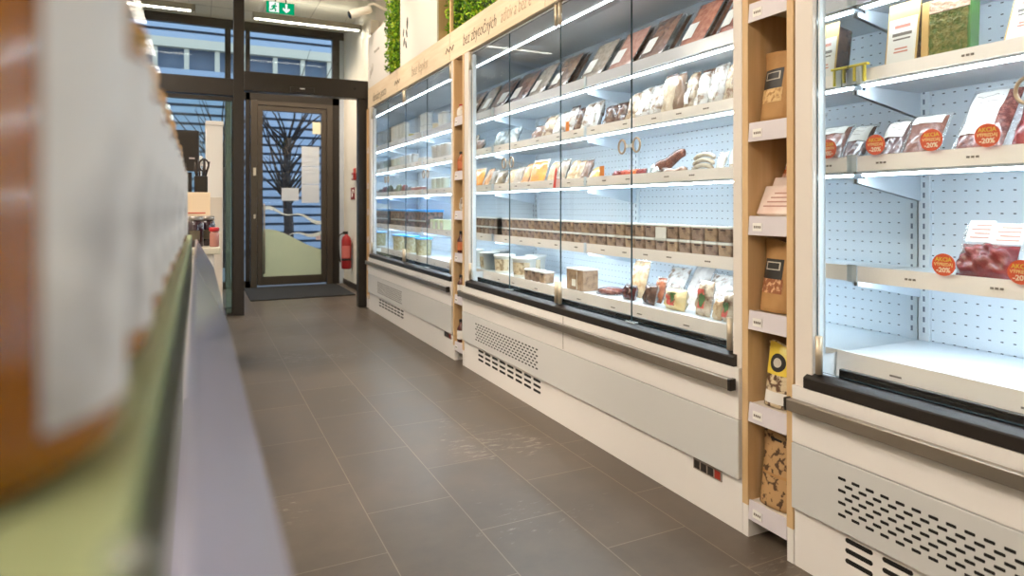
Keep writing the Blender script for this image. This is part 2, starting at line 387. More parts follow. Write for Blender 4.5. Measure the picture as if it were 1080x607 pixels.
# wall boards above the fascia with planted moss between
PANELW = P('white wall board', rgb(240, 234, 228), .5)
def wall_board(y0, y1, z1, label):
    t = thing('wall_board', label, 'panel', (1.742, y0, 2.491), group='white boards above the coolers')
    MB().box(0, .012, 0, y1 - y0, 0, z1 - 2.491).build('face', PANELW, t)
    MB().box(.013, .115, 0, y1 - y0, 0, z1 - 2.491).build('wooden_core', WOODV, t)
    return t
wa = wall_board(6.40, 7.31, 3.07, 'low white board with small grey marks above the fascia nearest the entrance')
wb = wall_board(4.95, 6.01, 3.72, 'tall white board with dark leaf drawing between the two moss plantings')
INKD = P('charcoal drawing ink', rgb(58, 60, 58), .7)
m = MB()
for (y, z, a, s) in ((.93, .21, .5, 1), (.87, .17, -.5, 1), (.95, .30, .3, .9), (.85, .27, -.4, 1.0), (.83, .36, .1, 1.3)):
    pts = [(y + s * (.018 * math.sin(q) * math.cos(a) - .045 * math.cos(q) * math.sin(a)), z + s * (.018 * math.sin(q) * math.sin(a) + .045 * math.cos(q) * math.cos(a))) for q in [2 * math.pi * k / 12 for k in range(12)]]
    m.prism(pts, 'x', -.0012, -.0004)
m.build('leaf_drawing', INKD, wb)
m = MB()
GREYL = P('grey drawing ink', rgb(176, 168, 160), .7)
for (y, z, w_) in ((.62, .80, .3), (.64, .74, .22)):
    m.tube([(-.001, y + w_ / 2 - w_ * i / 12, z + .02 * math.sin(i * 2.1)) for i in range(13)], .004, 5)
m.build('handwritten_mark', GREYL, wb)
m = MB()
m.tube([(-.001, .62 - .02 * i, .36 + .018 * math.sin(i * 2.3)) for i in range(12)], .004, 5)
for k in range(3): m.tube([(-.001, .80 - .05 * k, .10 + .03 * k), (-.001, .79 - .05 * k, .19 + .03 * k)], .005, 5)
m.build('handwritten_mark', GREYL, wa)
LEAF = []
for i, c in enumerate((rgb(96, 150, 28), rgb(150, 196, 34), rgb(58, 104, 22), rgb(188, 204, 60))): LEAF.append(P('moss green %d' % i, c, .6))
def moss(name, label, x, y0, y1, z0, z1, bulge, n, back, seed):
    r = random.Random(seed)
    t = thing(name, label, 'plants', (x, y0, z0), group='moss plantings above the coolers')
    MB().box(back[0] - x, back[1] - x, .004, y1 - y0 - .004, .004, z1 - z0).build('backing', P('dark soil fleece', rgb(40, 56, 22), .9), t)
    m = MB()
    for k in range(n):
        y = r.uniform(.012, y1 - y0 - .012); z = r.uniform(.012, z1 - z0)
        dx = -r.random() ** 1.5 * bulge
        s = r.uniform(.012, .026)
        q = Matrix.Rotation(r.uniform(0, 6.28), 3, 'Z') @ Matrix.Rotation(r.uniform(-1.2, 1.2), 3, 'X') @ Matrix.Rotation(r.uniform(0, 6.28), 3, 'Y')
        b = len(m.v)
        for p in ((0, -s, 0), (s * .5, 0, s * .2), (0, s, 0), (-s * .5, 0, s * .2)):
            p = q @ Vector(p); m.v.append((min(dx + p.x, back[0] - x - .001), min(max(y + p.y, .002), y1 - y0 - .002), max(z + p.z, .002)))
        m.face((b, b + 1, b + 2, b + 3), r.choice((0, 0, 1, 1, 2, 3)))
    o = m.build('leaves', LEAF, t); o['kind'] = 'stuff'
    return t
moss('moss_strip', 'narrow bright green moss strip hanging between two white boards above the fascia', 1.76, 6.015, 6.395, 2.492, 3.6, .075, 2600, (1.765, 1.80), 3)
moss('moss_planting', 'wide bright green moss panel behind the fascia beside a thin oak post', 1.842, 2.6, 4.935, 2.49, 3.5, .045, 7500, (1.843, 1.858), 4)
o = MB().box(1.742, 1.764, 4.635, 4.665, 2.491, CEIL - .02).build('oak_post', WOODV, bevel=.002); tag(o, 'thin upright oak post in front of the wide moss panel', 'post')
o = MB().box(1.742, 1.764, 2.40, 2.59, 2.491, CEIL - .02).build('oak_post', WOODV, bevel=.002); tag(o, 'broad oak post closing the near end of the moss panel', 'post')

# ================================================================== coolers
LABC = P('colourful printed label', rgb(206, 92, 84), .5, var=(rgb(70, 108, 62), 26, .46, .54))
LV = [1.826, 1.560, 1.280, .936]             # shelf tops
RAILZ = [(1.815, 1.872), (1.549, 1.595), (1.271, 1.318), (.9015, .953)]
DECK = .690
MIRROR = P('mirror end wall', (.80, .84, .86, 1), .03, 1)
RING = P('ring pull beige metal', rgb(178, 160, 136), .35, .5)
def cooler(Y0, L, ups, label, vent_y, socket=None, seam=None, rz=RAILZ, lv=LV, pil=(.045, .085)):
    t = thing('refrigerated_cabinet', label, 'refrigerator', (XF, Y0, 0), group='refrigerated display cabinets')
    # local x: 0 is the front plane, positive goes deeper; local y along the aisle
    m = MB()
    m.box(.05, .68, .002, L - .002, .0, .20); m.box(.575, .68, .002, L - .002, .20, 2.40)
    m.box(.03, .575, .002, L - .002, .20, .60); m.box(.08, .575, .002, L - .002, 2.262, 2.40)
    m.box(.035, .575, .002, pil[0] - .004, .6, 2.262); m.box(.035, .575, L - pil[1] + .004, L - .002, .6, 2.262)
    m.build('carcass', INNER, t)
    MB().box(.06, .572, L - pil[1] + .0005, L - pil[1] + .0035, DECK, 2.25).build('mirror_end_panel', MIRROR, t)
    MB().box(.06, .572, pil[0] - .0035, pil[0] - .0005, DECK, 2.25).build('mirror_end_panel', MIRROR, t)
    for (q0, q1, q2) in ((.002, pil[0], pil[0] - .012), (L - .002, L - pil[1], L - pil[1] + .02)):
        m = MB().box(-.001, .035, q0, q1, .19, 2.262); m.build('front_frame', P('frame warm white paint', rgb(228, 220, 212), .4), t, bevel=.003)
    k = MB().box(0, .05, .001, L - .001, 0, .195).build('kick_plate', WHITE, t)
    mm = MB()
    for r_ in range(4):
        for c in range(8):
            yc = vent_y + .06 + c * .1155; zc = .105 + r_ * .0305; pts = []
            for i in range(16):
                q = 2 * math.pi * i / 16; pts.append((yc + (.036 if math.cos(q) > 0 else -.036) + .0075 * math.cos(q), zc + .0075 * math.sin(q)))
            mm.prism(pts, 'x', -.0006, .02)
    mm.build('air_slots', [DARK], k)
    ap = MB().box(-.018, -.002, .003, L - .003, .192, .400)
    ap = ap.build('apron_panel', APRON, t, bevel=.002)
    ap2 = MB().box(-.016, -.002, .003, L - .003, .403, .585).build('upper_apron', WHITE, t, bevel=.002)
    mm = MB()
    for r_ in range(7):
        for c in range(21):
            yc = vent_y + .03 + c * .044 + (.022 if r_ % 2 else 0); zc = .350 - r_ * .0180
            if yc > vent_y + .925: continue
            mm.prism([(yc - .0125, zc - .0028), (yc - .0105, zc - .0042), (yc + .0105, zc - .0042), (yc + .0125, zc - .0028), (yc + .0125, zc + .0028), (yc + .0105, zc + .0042), (yc - .0105, zc + .0042), (yc - .0125, zc + .0028)], 'x', -.0186, -.012)
    mm.build('air_grille', DARK, ap)
    if seam is not None: MB().box(-.0168, -.012, seam - .002, seam + .002, .41, .58).build('panel_joint', P('joint grey', rgb(140, 134, 128), .6), ap2)
    if socket is not None:
        s = MB().box(-.004, .002, socket, socket + .15, .143, .183).build('socket_strip', P('socket frame grey', rgb(150, 138, 128), .4), t)
        for i in range(4): MB().box(-.0055, -.004, socket + .006 + i * .0365, socket + .034 + i * .0365, .148, .178).build('socket', [BLACK, P('red switch', rgb(150, 40, 24), .4)][1 if i == 0 else 0], s)
    # bumper
    b = MB().box(-.052, -.028, .02, L - .01, .510, .548).build('bumper_rail', STEEL, t, bevel=.003)
    MB().box(-.054, -.027, .004, .0195, .508, .550).build('end_cap', BLACK, b, bevel=.002)
    MB().box(-.054, -.027, L - .0095, L - .002, .508, .550).build('end_cap', BLACK, b, bevel=.002)
    for q in (.12, .5, .88): MB().box(-.03, -.016, L * q - .012, L * q + .012, .524, .537).build('bumper_bracket', STEEL, b)
    a, e = pil[0], L - pil[1]
    MB().prism([(-.018, .586), (.03, .586), (.03, .632), (.012, .634), (-.014, .622), (-.018, .618)], 'y', a - .02, e + .02).build('base_rail', BLACK, t)
    MB().box(.042, .058, a + .02, e - .06, .60, .658).build('inner_rail', P('black glossy rail', rgb(22, 22, 24), .18), t, bevel=.003)
    # deck
    dk = MB().box(.122, .547, a, e, .615, DECK).build('deck', INNER, t)
    rl = MB().prism([(.108, .615), (.1215, .615), (.1215, DECK + .008), (.114, DECK + .008)], 'y', a, e)
    for q in range(9):
        yy = a + .12 + q * .27 + rnd.uniform(-.05, .05); rl.box(.1085, .1105, yy, yy + .035, .655, .660, 1)
    rl.build('deck_price_rail', [RAILM, TICKS], dk)
    # back
    MB().box(.548, .572, a, e, DECK + .001, 1.925).build('back_panel', PERF, t)
    MB().box(.546, .572, a, e, 1.926, 2.26).build('upper_back_panel', P('blue grey upper panel', rgb(150, 160, 172), .35), t)
    for u_ in ups:
        if not (.02 < u_ < L - .02): continue
        m = MB().box(.533, .5475, u_ - .019, u_ + .019, DECK + .001, 1.93)
        z = DECK + .03
        while z < 1.9:
            m.box(.5322, .5332, u_ - .0035, u_ + .0035, z, z + .018, 1); z += .036
        m.build('slotted_upright', [INNER, P('slot shadow blue', rgb(110, 124, 142), .6)], t)
    # canopy and lamp
    m = MB().prism([(.03, 2.262), (.03, 2.25), (.155, 2.222), (.20, 2.222), (.20, 2.262)], 'y', a, e); m.build('canopy', GREYIN, t)
    MB().box(.166, .174, a + .01, e - .01, 2.2155, 2.2215).build('canopy_lamp', LEDTOP, t)
    MB().prism([(.202, 2.262), (.202, 2.225), (.26, 2.23), (.5455, 2.19), (.5455, 2.262)], 'y', a, e).build('air_duct', P('duct grey', rgb(206, 213, 221), .4), t)
    # shelves
    joints = [a + .006, L / 2, e - .006]
    for li, z in enumerate(lv):
        s = MB().box(.203, .532, a + .004, e - .004, z - .018, z).build('shelf', INNER, t)
        r0, r1 = rz[li]
        m = MB(); 
        m.prism([(.189, r0), (.2025, r0), (.2025, r1), (.197, r1)], 'y', a + .004, e - .004)
        nq = 0
        yy = a + .1
        while yy < e - .1 and li != 0:
            zc = r0 + (r1 - r0) * .42
            for g in range(3): m.box(.1895 + (.008 * .42) - .0022, .194, yy + g * .012, yy + g * .012 + .008, zc, zc + .006, 1)
            yy += rnd.uniform(.16, .32)
        m.build('price_rail', [RAILL if li == 0 else RAILM, TICKS], s)
        MB().prism([(.2065, z - .0185), (.2065, z - .023), (.2215, z - .026), (.2245, z - .0185)], 'y', a + .02, e - .02).build('shelf_lamp', LED, s)
        for j in joints:
            m = MB().prism([(.2035, z - .0335), (.2035, z - .048), (.532, z - .105), (.532, z - .0188), (.246, z - .0188), (.246, z - .0335)], 'y', j - .003, j + .003)
            if a + .05 < j: m.box(.1855, .1885, j - .011, j + .011, r0 - .002, r1 + .004)
            m.build('bracket', P('bracket blue white', rgb(206, 218, 230), .4), s)
    # doors
    n = 4; wd = (e - a) / n
    for i in range(n):
        y0, y1 = a + i * wd + .002, a + (i + 1) * wd - .002
        m = MB(); m.v = []
        m.box(.017, .023, y0, y1, .640, 2.240)
        for q in range(len(m.f)): m.mi[q] = 1 if q in (0, 1, 2, 3) else 0
        dd = m.build('door', [GLASS, GLASSE], t)
        hinge = y0 if i % 2 == 0 else y1; meet = y1 if i % 2 == 0 else y0
        sg = 1 if i % 2 == 0 else -1
        hy = hinge + sg * .018
        MB().lathe([(.011, 0), (.011, .118)], .004, hy, .636, 14).build('pivot_post', BEIGEM, dd)
        MB().lathe([(.011, 0), (.011, .118)], .004, hy, 2.128, 14).build('pivot_post', BEIGEM, dd)
        yc = meet - sg * .052
        MB().tube([(.006, yc + .026 * math.cos(q), 1.43 + .031 * math.sin(q)) for q in [2 * math.pi * k / 20 for k in range(20)]], .0048, 8, closed=True).build('ring_pull', RING, dd)
        MB().box(.005, .0165, min(meet - sg * .004, meet - sg * .022), max(meet - sg * .004, meet - sg * .022), 1.422, 1.438).build('magnet_catch', P('clear catch', rgb(210, 220, 222), .15), dd)
        MB().box(.008, .032, min(meet - sg * .002, meet - sg * .03), max(meet - sg * .002, meet - sg * .03), .6345, .6395).build('bottom_stop', P('clear catch', rgb(210, 220, 222), .15), dd)
    return t
LU = 2.654
M0, R0, F0 = 1.69, -1.185, 4.565
cooler(M0, LU, [.0655, LU / 2, LU - .1055], 'white middle cooler with glass doors full of packed meat and printed tubs', 1.48, .098, 1.22)
rz2 = [(1.815, 1.865), (1.560, 1.602), (1.272, 1.322), (.914, .964)]
cooler(R0, LU, [.0655, LU / 2, LU - .0885], 'white near cooler with nearly empty shelves and round orange discount tags', 1.56, None, None, rz2, [1.826, 1.572, 1.282, .946], (.045, .068))
cooler(F0, LU, [.0655, LU / 2, LU - .1055], 'white cooler beside the entrance holding yoghurt cups and blue trays', 1.30, .04, None)

# ================================================================== oak shelf columns between the coolers
def column(y0, y1, levels, label):
    t = thing('shelf_column', label, 'shelf', (XF, y0, 0), group='oak shelf columns between the coolers')
    L = y1 - y0
    for (a, b) in ((.002, .028), (L - .028, L - .002)):
        MB().box(-.004, .40, a, b, .112, 2.262).build('side_panel', WOODV, t, bevel=.001)
        MB().box(-.001, .40, a, b, 0, .112).build('foot', WHITE, t)
    MB().box(.38, .40, .0285, L - .0285, .12, 2.262).build('back_panel', WOODV, t)
    MB().box(.10, .14, .0285, L - .0285, .003, .09).build('toe_board', WHITE, t)
    for z in levels:
        s = MB().box(.008, .379, .0285, L - .0285, z - .02, z).build('shelf', P('pale shelf board', rgb(230, 222, 210), .5), t)
        m = MB().prism([(-.004, z - .062), (.003, z - .062), (.0075, z - .02), (.0075, z + .004), (.002, z + .004)], 'y', .029, L - .029)
        m.box(-.0045, -.003, L - .09, L - .05, z - .048, z - .020, 1)
        for g in range(4): m.box(-.0055, -.0044, L - .085 + .008 * g, L - .080 + .008 * g, z - .038, z - .030, 2)
        m.build('price_rail', [RAILG, PAPER, TICKS], s)
    return t
LN = [1.862, 1.446, 1.121, .792, .470, .128]
LF = [1.82, 1.415, 1.12, .806, .494, .142]
column(1.469, 1.69, LN, 'oak shelf column with kraft pouches between middle and near coolers')
column(4.344, 4.565, LF, 'slim oak shelf column with bottles between middle and entrance coolers')
column(7.219, 7.34, LF, 'oak shelf column end beside the dark sliding door frame')

# ================================================================== goods: shapes
def noise3(x, y, s): return math.sin(x * 2.1 + s) * math.cos(y * 1.7 - s * 1.3) + .5 * math.sin(x * 4.7 - y * 3.1 + s * 2.7)
def pillow_fn(w, h, t, seed=0, lump=.12, p=4, flat=0.0):
    def f(u, v, side, off=0):
        a, b = 2 * u - 1, 2 * v - 1
        d = max(0, (1 - abs(a) ** p) * (1 - abs(b) ** p)) ** .5
        d = t / 2 * d * (1 + lump * noise3(a * 3, b * 3 + side, seed))
        return (side * (d + .0006) + (side * off), a * w / 2, h * v)
    return f
def pillow(m, f, mi=0, n=10, k=10):
    m.grid(lambda u, v: f(u, v, -1), n, k, mi, True); m.grid(lambda u, v: f(u, v, 1), n, k, mi, True, True)
    return m
def patch(f, u0, u1, v0, v1, off=.0012, side=-1, n=6, k=6):
    return MB().grid(lambda u, v: f(u0 + (u1 - u0) * u, v0 + (v1 - v0) * v, side, off), n, k)
def flange(w, h, e, y0=0):
    """thin film rim round a pack"""
    m = MB()
    for (a, b, c, d) in ((-w / 2 - e, -w / 2 + .004, -e * .0, h), (w / 2 - .004, w / 2 + e, 0, h), (-w / 2 - e, w / 2 + e, h - .004, h + e)):
        m.box(-.0004, .0004, a, b, c, d)
    return m
SURF = {}
def FOOD(name, c, c2=None, sc_=30, rough=.22, coat=.6, bump=(45, .5)):
    return P('food ' + name, c, rough, coat=coat, bump=bump, var=(c2 or c, sc_, .42, .62))
BROWN = FOOD('brown cured meat', rgb(136, 106, 92), rgb(108, 78, 66))
DBROWN = FOOD('dark sausage', rgb(70, 46, 38), rgb(98, 68, 56))
PINK = FOOD('pink ham', rgb(196, 152, 138), rgb(176, 126, 112))
GREYM = FOOD('grey pate', rgb(176, 164, 152), rgb(150, 134, 122))
BEIGE = FOOD('beige poultry', rgb(204, 182, 150), rgb(172, 140, 106))
ORANGE = FOOD('orange fillet', rgb(226, 152, 62), rgb(206, 122, 48))
RED = FOOD('red beef', rgb(136, 40, 44), rgb(106, 26, 34), 24)
DRED = FOOD('dark red steak', rgb(78, 26, 26), rgb(56, 20, 20), 30)
MINCE = FOOD('brown mince', rgb(128, 84, 72), rgb(112, 70, 60), 90)
WHITEF = FOOD('white wrapped cheese', rgb(234, 228, 220), rgb(214, 204, 194), 20)
SILVER = P('silvery crinkled film', rgb(196, 204, 208), .2, .35, bump=(34, 1.0, 2), var=(rgb(128, 132, 134), 16, .45, .6))
WRAPW = P('cloudy white wrapping', rgb(196, 192, 188), .2, coat=.6, bump=(30, 1.0, 2), var=(rgb(128, 104, 88), 26, .50, .62))
WRAPB = P('cloudy beige wrapping', rgb(186, 168, 146), .2, coat=.6, bump=(30, 1.0, 2), var=(rgb(118, 86, 66), 26, .48, .62))
GREENH = P('green herb mix', rgb(86, 104, 38), .6, bump=(90, 1), var=(rgb(128, 124, 60), 60, .4, .6))
def vac_pack(name, label, cat, group, w, h, t, food, seed=0, lab=None, labmat=None, rim=.012, head=None, lump=.12, film=True, lines=0):
    """sealed pack standing on its bottom edge: contents, film rim, paper label"""
    key = (name, round(w, 3), round(h, 3), round(t, 3), food.name, seed, str(lab), labmat.name if labmat else '', rim, str(head), lines)
    if key in SURF:
        return dup(SURF[key], label, group)
    tt = thing(name, label, cat, group=group)
    f = pillow_fn(w, h, t, seed, lump)
    pillow(MB(), f).build('contents', food, tt)
    if film and rim: flange(w, h, rim).build('film_rim', FILM, tt)
    if lab: patch(f, *lab, .0032).build('label', labmat or LABELW, tt)
    if lines:
        u0, u1, v0, v1 = lab; m = MB()
        for q in range(lines):
            vv = v1 - (v1 - v0) * (.16 + .7 * q / lines); k = .85 - .25 * ((q * 7) % 3) / 2
            m.grid(lambda u, v: f(u0 + (u1 - u0) * (.08 + (k - .08) * u), vv + .012 * v, -1, .0042), 5, 1)
        m.build('printed_lines', P('grey label print', rgb(150, 142, 138), .6), tt)
    if head:                           # printed paper header folded over the top
        m = MB().box(-.003, -.0012, -w / 2 - rim, w / 2 + rim, h - head[0], h + rim * 1.2); m.build('paper_header', head[1], tt)
    SURF[key] = tt
    return tt
def yoghurt_cup(label, group, r0=.030, r1=.038, h=.075, mat=None, lidm=None, name='yoghurt_cup', cat='cup'):
    key = (name, r0, r1, h, mat.name if mat else '', lidm.name if lidm else '')
    if key in SURF: return dup(SURF[key], label, group)
    t = thing(name, label, cat, group=group)
    MB().lathe([(r0 * .9, 0), (r0, .003), (r1 * .97, h * .94), (r1, h * .95), (r1, h)], n=16).build('cup', mat or P('white plastic', rgb(238, 240, 240), .3), t)
    MB().lathe([(r1 + .0012, h * .955), (r1 + .0012, h + .0025), (r1 * .9, h + .004)], n=16).build('foil_lid', lidm or P('white foil', rgb(228, 232, 236), .25, .2), t)
    SURF[key] = t; return t
def rounded_rect(w, d, r, n=4):
    pts = []
    for cx, cy, a in ((w / 2 - r, d / 2 - r, 0), (-w / 2 + r, d / 2 - r, 90), (-w / 2 + r, -d / 2 + r, 180), (w / 2 - r, -d / 2 + r, 270)):
        for i in range(n + 1):
            q = R(a + 90 * i / n); pts.append((cx + r * math.cos(q), cy + r * math.sin(q)))
    return pts
SLEEVES = [P('printed wood-look sleeve %d' % i, c, .5, var=(c2, 30, .42, .72)) for i, (c, c2) in enumerate((
    (rgb(164, 138, 118), rgb(104, 80, 66)), (rgb(150, 124, 106), rgb(88, 66, 54)), (rgb(172, 144, 118), rgb(116, 88, 68)), (rgb(158, 134, 120), rgb(110, 84, 76))))]
BARK = P('dark printed band', rgb(58, 44, 38), .5)
def printed_tub(label, group, var, s=.075, h=.067, cat='tub', name='printed_tub', band=True):
    key = (name, var, s, h, band)
    if key in SURF: return dup(SURF[key], label, group)
    t = thing(name, label, cat, group=group)
    r0 = rounded_rect(s * .92, s * .92, .012); r1 = rounded_rect(s, s, .012); r2 = rounded_rect(s * 1.03, s * 1.03, .013)
    MB().rings([[(x, y, .0) for x, y in r0], [(x, y, h * .86) for x, y in r1], [(x, y, h * .9) for x, y in r2]]).build('tub', P('clear grey plastic', rgb(206, 208, 206), .25), t)
    lidb = MB().rings([[(x, y, h * .905) for x, y in r2], [(x, y, h) for x, y in r2]]); lidb.build('lid', P('white lid plastic', rgb(236, 234, 230), .35), t)
    sl = MB(); q0 = [(x * 1.012, y * 1.012, h * .03) for x, y in r0]; q1 = [(x * 1.012, y * 1.012, h * .86) for x, y in r1]
    sl.rings([q0, q1], cap=False, sm=False)
    if band: sl.box(-s * .5 - .0022, -s * .5 - .0008, -s * (.38 - .1 * (var % 3)), s * (.12 + .1 * (var % 2)), h * .72, h * .82, 1)
    sl.build('printed_sleeve', [SLEEVES[var % 4], BARK], t)
    SURF[key] = t; return t
def bucket(label, group, r=.075, h=.115, contents=None, lid=None, lab=True, name='plastic_bucket', cat='bucket'):
    key = (name, r, h, contents.name if contents else '', lid.name if lid else '', lab)
    if key in SURF: return dup(SURF[key], label, group)
    t = thing(name, label, cat, group=group)
    MB().lathe([(r * .86, 0), (r * .88, .003), (r * .99, h * .88), (r * 1.03, h * .89), (r * 1.03, h * .92)], n=28).build('bucket', contents or P('milky plastic', rgb(232, 230, 222), .35), t)
    MB().lathe([(r * 1.06, h * .922), (r * 1.07, h * .935), (r * 1.07, h * .99), (r * .97, h), (r * .96, h * .985)], n=28).build('lid', lid or P('white lid plastic', rgb(236, 234, 230), .35), t)
    if lab: MB().lathe([(r * .885 + .001, h * .12), (r * .97 + .001, h * .76)], n=14, a0=R(150), a1=R(270)).build('label', P('beige printed label', rgb(206, 188, 158), .5, var=(rgb(150, 126, 96), 34, .5, .6)), t)
    SURF[key] = t; return t
def pouch(label, w, d, h, mat, group, name='kraft_pouch', parts=(), topw=1.0, cat='pouch'):
    """stand-up pouch: oval foot, flat sealed top; parts = (name, material, u0,u1,v0,v1, offset)"""
    t = thing(name, label, cat, group=group)
    def f(u, v, side, off=0):
        a = 2 * u - 1
        dep = d / 2 * (1 - v) ** .75 * max(0, 1 - a * a) ** .5 * (1 + .06 * math.sin(5 * v + 3 * a)) + .0008
        ww = w * (1 + (topw - 1) * v) * (1 - .05 * math.sin(v * math.pi))
        sag = .004 * math.sin(a * 3 + v * 6)
        return (side * (dep + off) + sag * v, a * ww / 2, h * v + (.006 * math.sin(a * 2.2) if v > .97 else 0))
    m = MB(); pillow(m, f, 0, 14, 16)
    m.grid(lambda u, v: (f(u, 0, -1)[0] * (1 - 2 * v), f(u, 0, 1)[1], 0), 14, 2)
    m.build('pouch', mat, t)
    for nm, mt, u0, u1, v0, v1, off in parts:
        if nm.startswith('badge'):
            MB().grid(lambda a, q: f((u0 + u1) / 2 + (u1 - u0) / 2 * q * math.cos(6.2832 * a), (v0 + v1) / 2 + (v1 - v0) / 2 * q * math.sin(6.2832 * a), -1, off), 24, 4).build(nm, mt, t)
        else: patch(f, u0, u1, v0, v1, off, -1, 8, 6).build(nm, mt, t)
    return t
# ================================================================== goods on the middle cooler
LIM = {'m': 4.249, 'e': 7.124, 'n': 1.392}     # inner end walls of the three coolers
def span(u0, u1, x, k):
    ya, yb = yat(u1, x), yat(u0, x); d = max(0, yb - LIM[k]); return ya - d, yb - d
def mid(u, x, w, k): return min(yat(u, x), LIM[k] - w / 2 - .004)
XS = 1.968                                   # front row of goods, clear of the price rails
g = 'leaning vacuum packs on the middle cooler top shelf'
spans = [(525, 545), (549, 566), (569, 590), (603, 627), (631, 658), (664, 691), (705, 734), (745, 773)]
looks = [(BROWN, 'dark brown'), (GREYM, 'grey'), (FOOD('taupe cut', rgb(150, 126, 110), rgb(118, 92, 78)), 'brown'), (GREYM, 'pale grey'), (PINK, 'rosy'), (BROWN, 'brown'), (FOOD('salmon coloured sausage', rgb(190, 128, 104), rgb(160, 96, 78)), 'salmon coloured'), (FOOD('reddish ham', rgb(176, 112, 96), rgb(150, 88, 76)), 'reddish')]
for i, ((u0, u1), (fm, nm)) in enumerate(zip(spans, looks)):
    x = XS + .01
    ya, yb = span(u0, u1, x, 'm')
    w = (yb - ya) * .86
    for k, pos in enumerate(('front', 'second', 'third')):
        th = .017; lab = (.50, .92, .34, .62) if k == 0 else None
        o = vac_pack('vacuum_pack', '%s vacuum pack, %s in %s leaning stack from the doorway, middle cooler top' % (nm, pos, ordn(i)), 'vacuum pack', g, w, .345, th, fm if k % 2 == 0 else [DBROWN, SILVER][i % 2], i, lab)
        settle(o, x + k * .027, (ya + yb) / 2 + rnd.uniform(-.003, .003), LV[0], R(33))
# shelf two
g = 'wrapped packs on the middle cooler second shelf'
sh2 = [  # u0,u1,height,material,description,tilt,x offset
    (522, 533, .140, SILVER, 'silvery crinkled pack at the doorway end of second shelf, middle cooler', 24, 0),
    (556, 566, .110, BROWN, 'brown pack just after the empty gap, middle cooler second shelf', 24, 0),
    (567, 577, .150, WRAPB, 'beige cloudy pack, first after the brown one, middle cooler second shelf', 22, 0),
    (578, 589, .150, WRAPW, 'white cloudy pack leaning beside the beige one, middle cooler second shelf', 22, 0),
    (592, 600, .158, WRAPW, 'white pack with reddish top just behind the small orange tag', 18, 0),
    (601, 608, .150, DBROWN, 'dark pack squeezed between white packs beside the orange tag', 20, 0),
    (609, 615.5, .162, WRAPW, 'white crinkled pack, third one from the orange tag, second shelf', 20, 0),
    (616.5, 624, .165, WRAPW, 'white crinkled pack bordering the dark brown packs, second shelf', 20, 0),
    (631, 641, .130, DBROWN, 'dark brown sausage pack, first of two on the second shelf', 22, .01),
    (642, 652, .130, DBROWN, 'dark brown sausage pack, second of two on the second shelf', 22, .01),
    (655, 665, .155, WRAPB, 'beige pack with pink edge beside the dark brown sausages', 20, 0),
    (666, 678, .165, WRAPW, 'wide white cloudy pack behind the glass door ring pulls', 20, 0),
    (679, 693, .160, WRAPW, 'white crumpled pack before the tall brown topped bags', 18, 0),
    (695, 707, .180, FOOD('beige printed bag', rgb(214, 198, 176), rgb(180, 158, 136), 14), 'tall beige bag with brown folded top, middle cooler second shelf', 8, 0),
    (708, 716, .185, FOOD('brown printed bag', rgb(142, 116, 98), rgb(112, 86, 70), 14), 'narrow brown bag standing beside the tall beige bag', 8, 0),
    (717, 726, .170, WRAPB, 'cream wrapped pack leaning against the narrow brown bag', 16, 0),
    (727, 740, .165, WRAPW, 'white wrapped pack with reddish crumbs on top, third from shelf end', 18, 0),
    (742, 756, .175, WRAPW, 'white wrapped pack with green print, second from shelf end', 16, 0),
    (758, 772, .170, WRAPB, 'cream and orange wrapped pack closing the second shelf', 16, 0)]
for i, (u0, u1, h, mt, lb, tl, dx) in enumerate(sh2):
    x = XS + .012 + dx; ya, yb = span(u0, u1, x, 'm'); h = min(h * 1.3, .218 if tl < 12 else .232)
    hd = (.022, DBROWN) if u0 in (695, 592, 727) else None
    lab = (.2, .75, .25, .6) if mt in (WRAPB, WRAPW) and i % 2 else None
    o = vac_pack('wrapped_pack', lb, 'pack', g, (yb - ya) * .90, h, .05, mt, i, lab, LABELW if i % 4 else LABC, rim=.006, head=hd, lump=.35)
    settle(o, x + .02, (ya + yb) / 2, LV[1], R(tl))
# shelf three
g = 'packs on the middle cooler third shelf'
sh3 = [
    (521, 530, .115, BEIGE, 'beige pack leaning at the doorway end of the third shelf, middle cooler', 24, None),
    (537, 544, .120, GREYM, 'pale grey pack behind the far ring pulls, third shelf', 22, None),
    (545, 551.5, .135, FOOD('apricot cut', rgb(212, 160, 110), rgb(186, 130, 84)), 'apricot coloured pack on the third shelf beyond the ring pulls', 24, None),
    (553, 570, .135, ORANGE, 'wide orange fillet pack with white card top, middle of third shelf', 18, (.050, PAPER)),
    (572, 580, .125, BEIGE, 'beige pack directly before the red price arrow, third shelf', 22, None),
    (581, 590, .130, GREYM, 'greyish pack behind the red price arrow, third shelf', 22, None),
    (592, 599, .125, BEIGE, 'beige leaning pack, first of three after the red price arrow', 26, None),
    (600, 606, .120, BEIGE, 'beige leaning pack, second of three after the red price arrow', 26, None),
    (607, 613, .120, BROWN, 'brown edged leaning pack, third after the red price arrow', 26, None)]
for i, (u0, u1, h, mt, lb, tl, hd) in enumerate(sh3):
    x = XS + .012; ya, yb = span(u0, u1, x, 'm'); h *= 1.38
    o = vac_pack('sealed_pack', lb, 'pack', g, (yb - ya) * .90, h, .036, mt, 30 + i, None, None, rim=.006, head=hd, lump=.25)
    settle(o, x + .02, (ya + yb) / 2, LV[2], R(tl))
def at3(u, X): return yat(u, X)
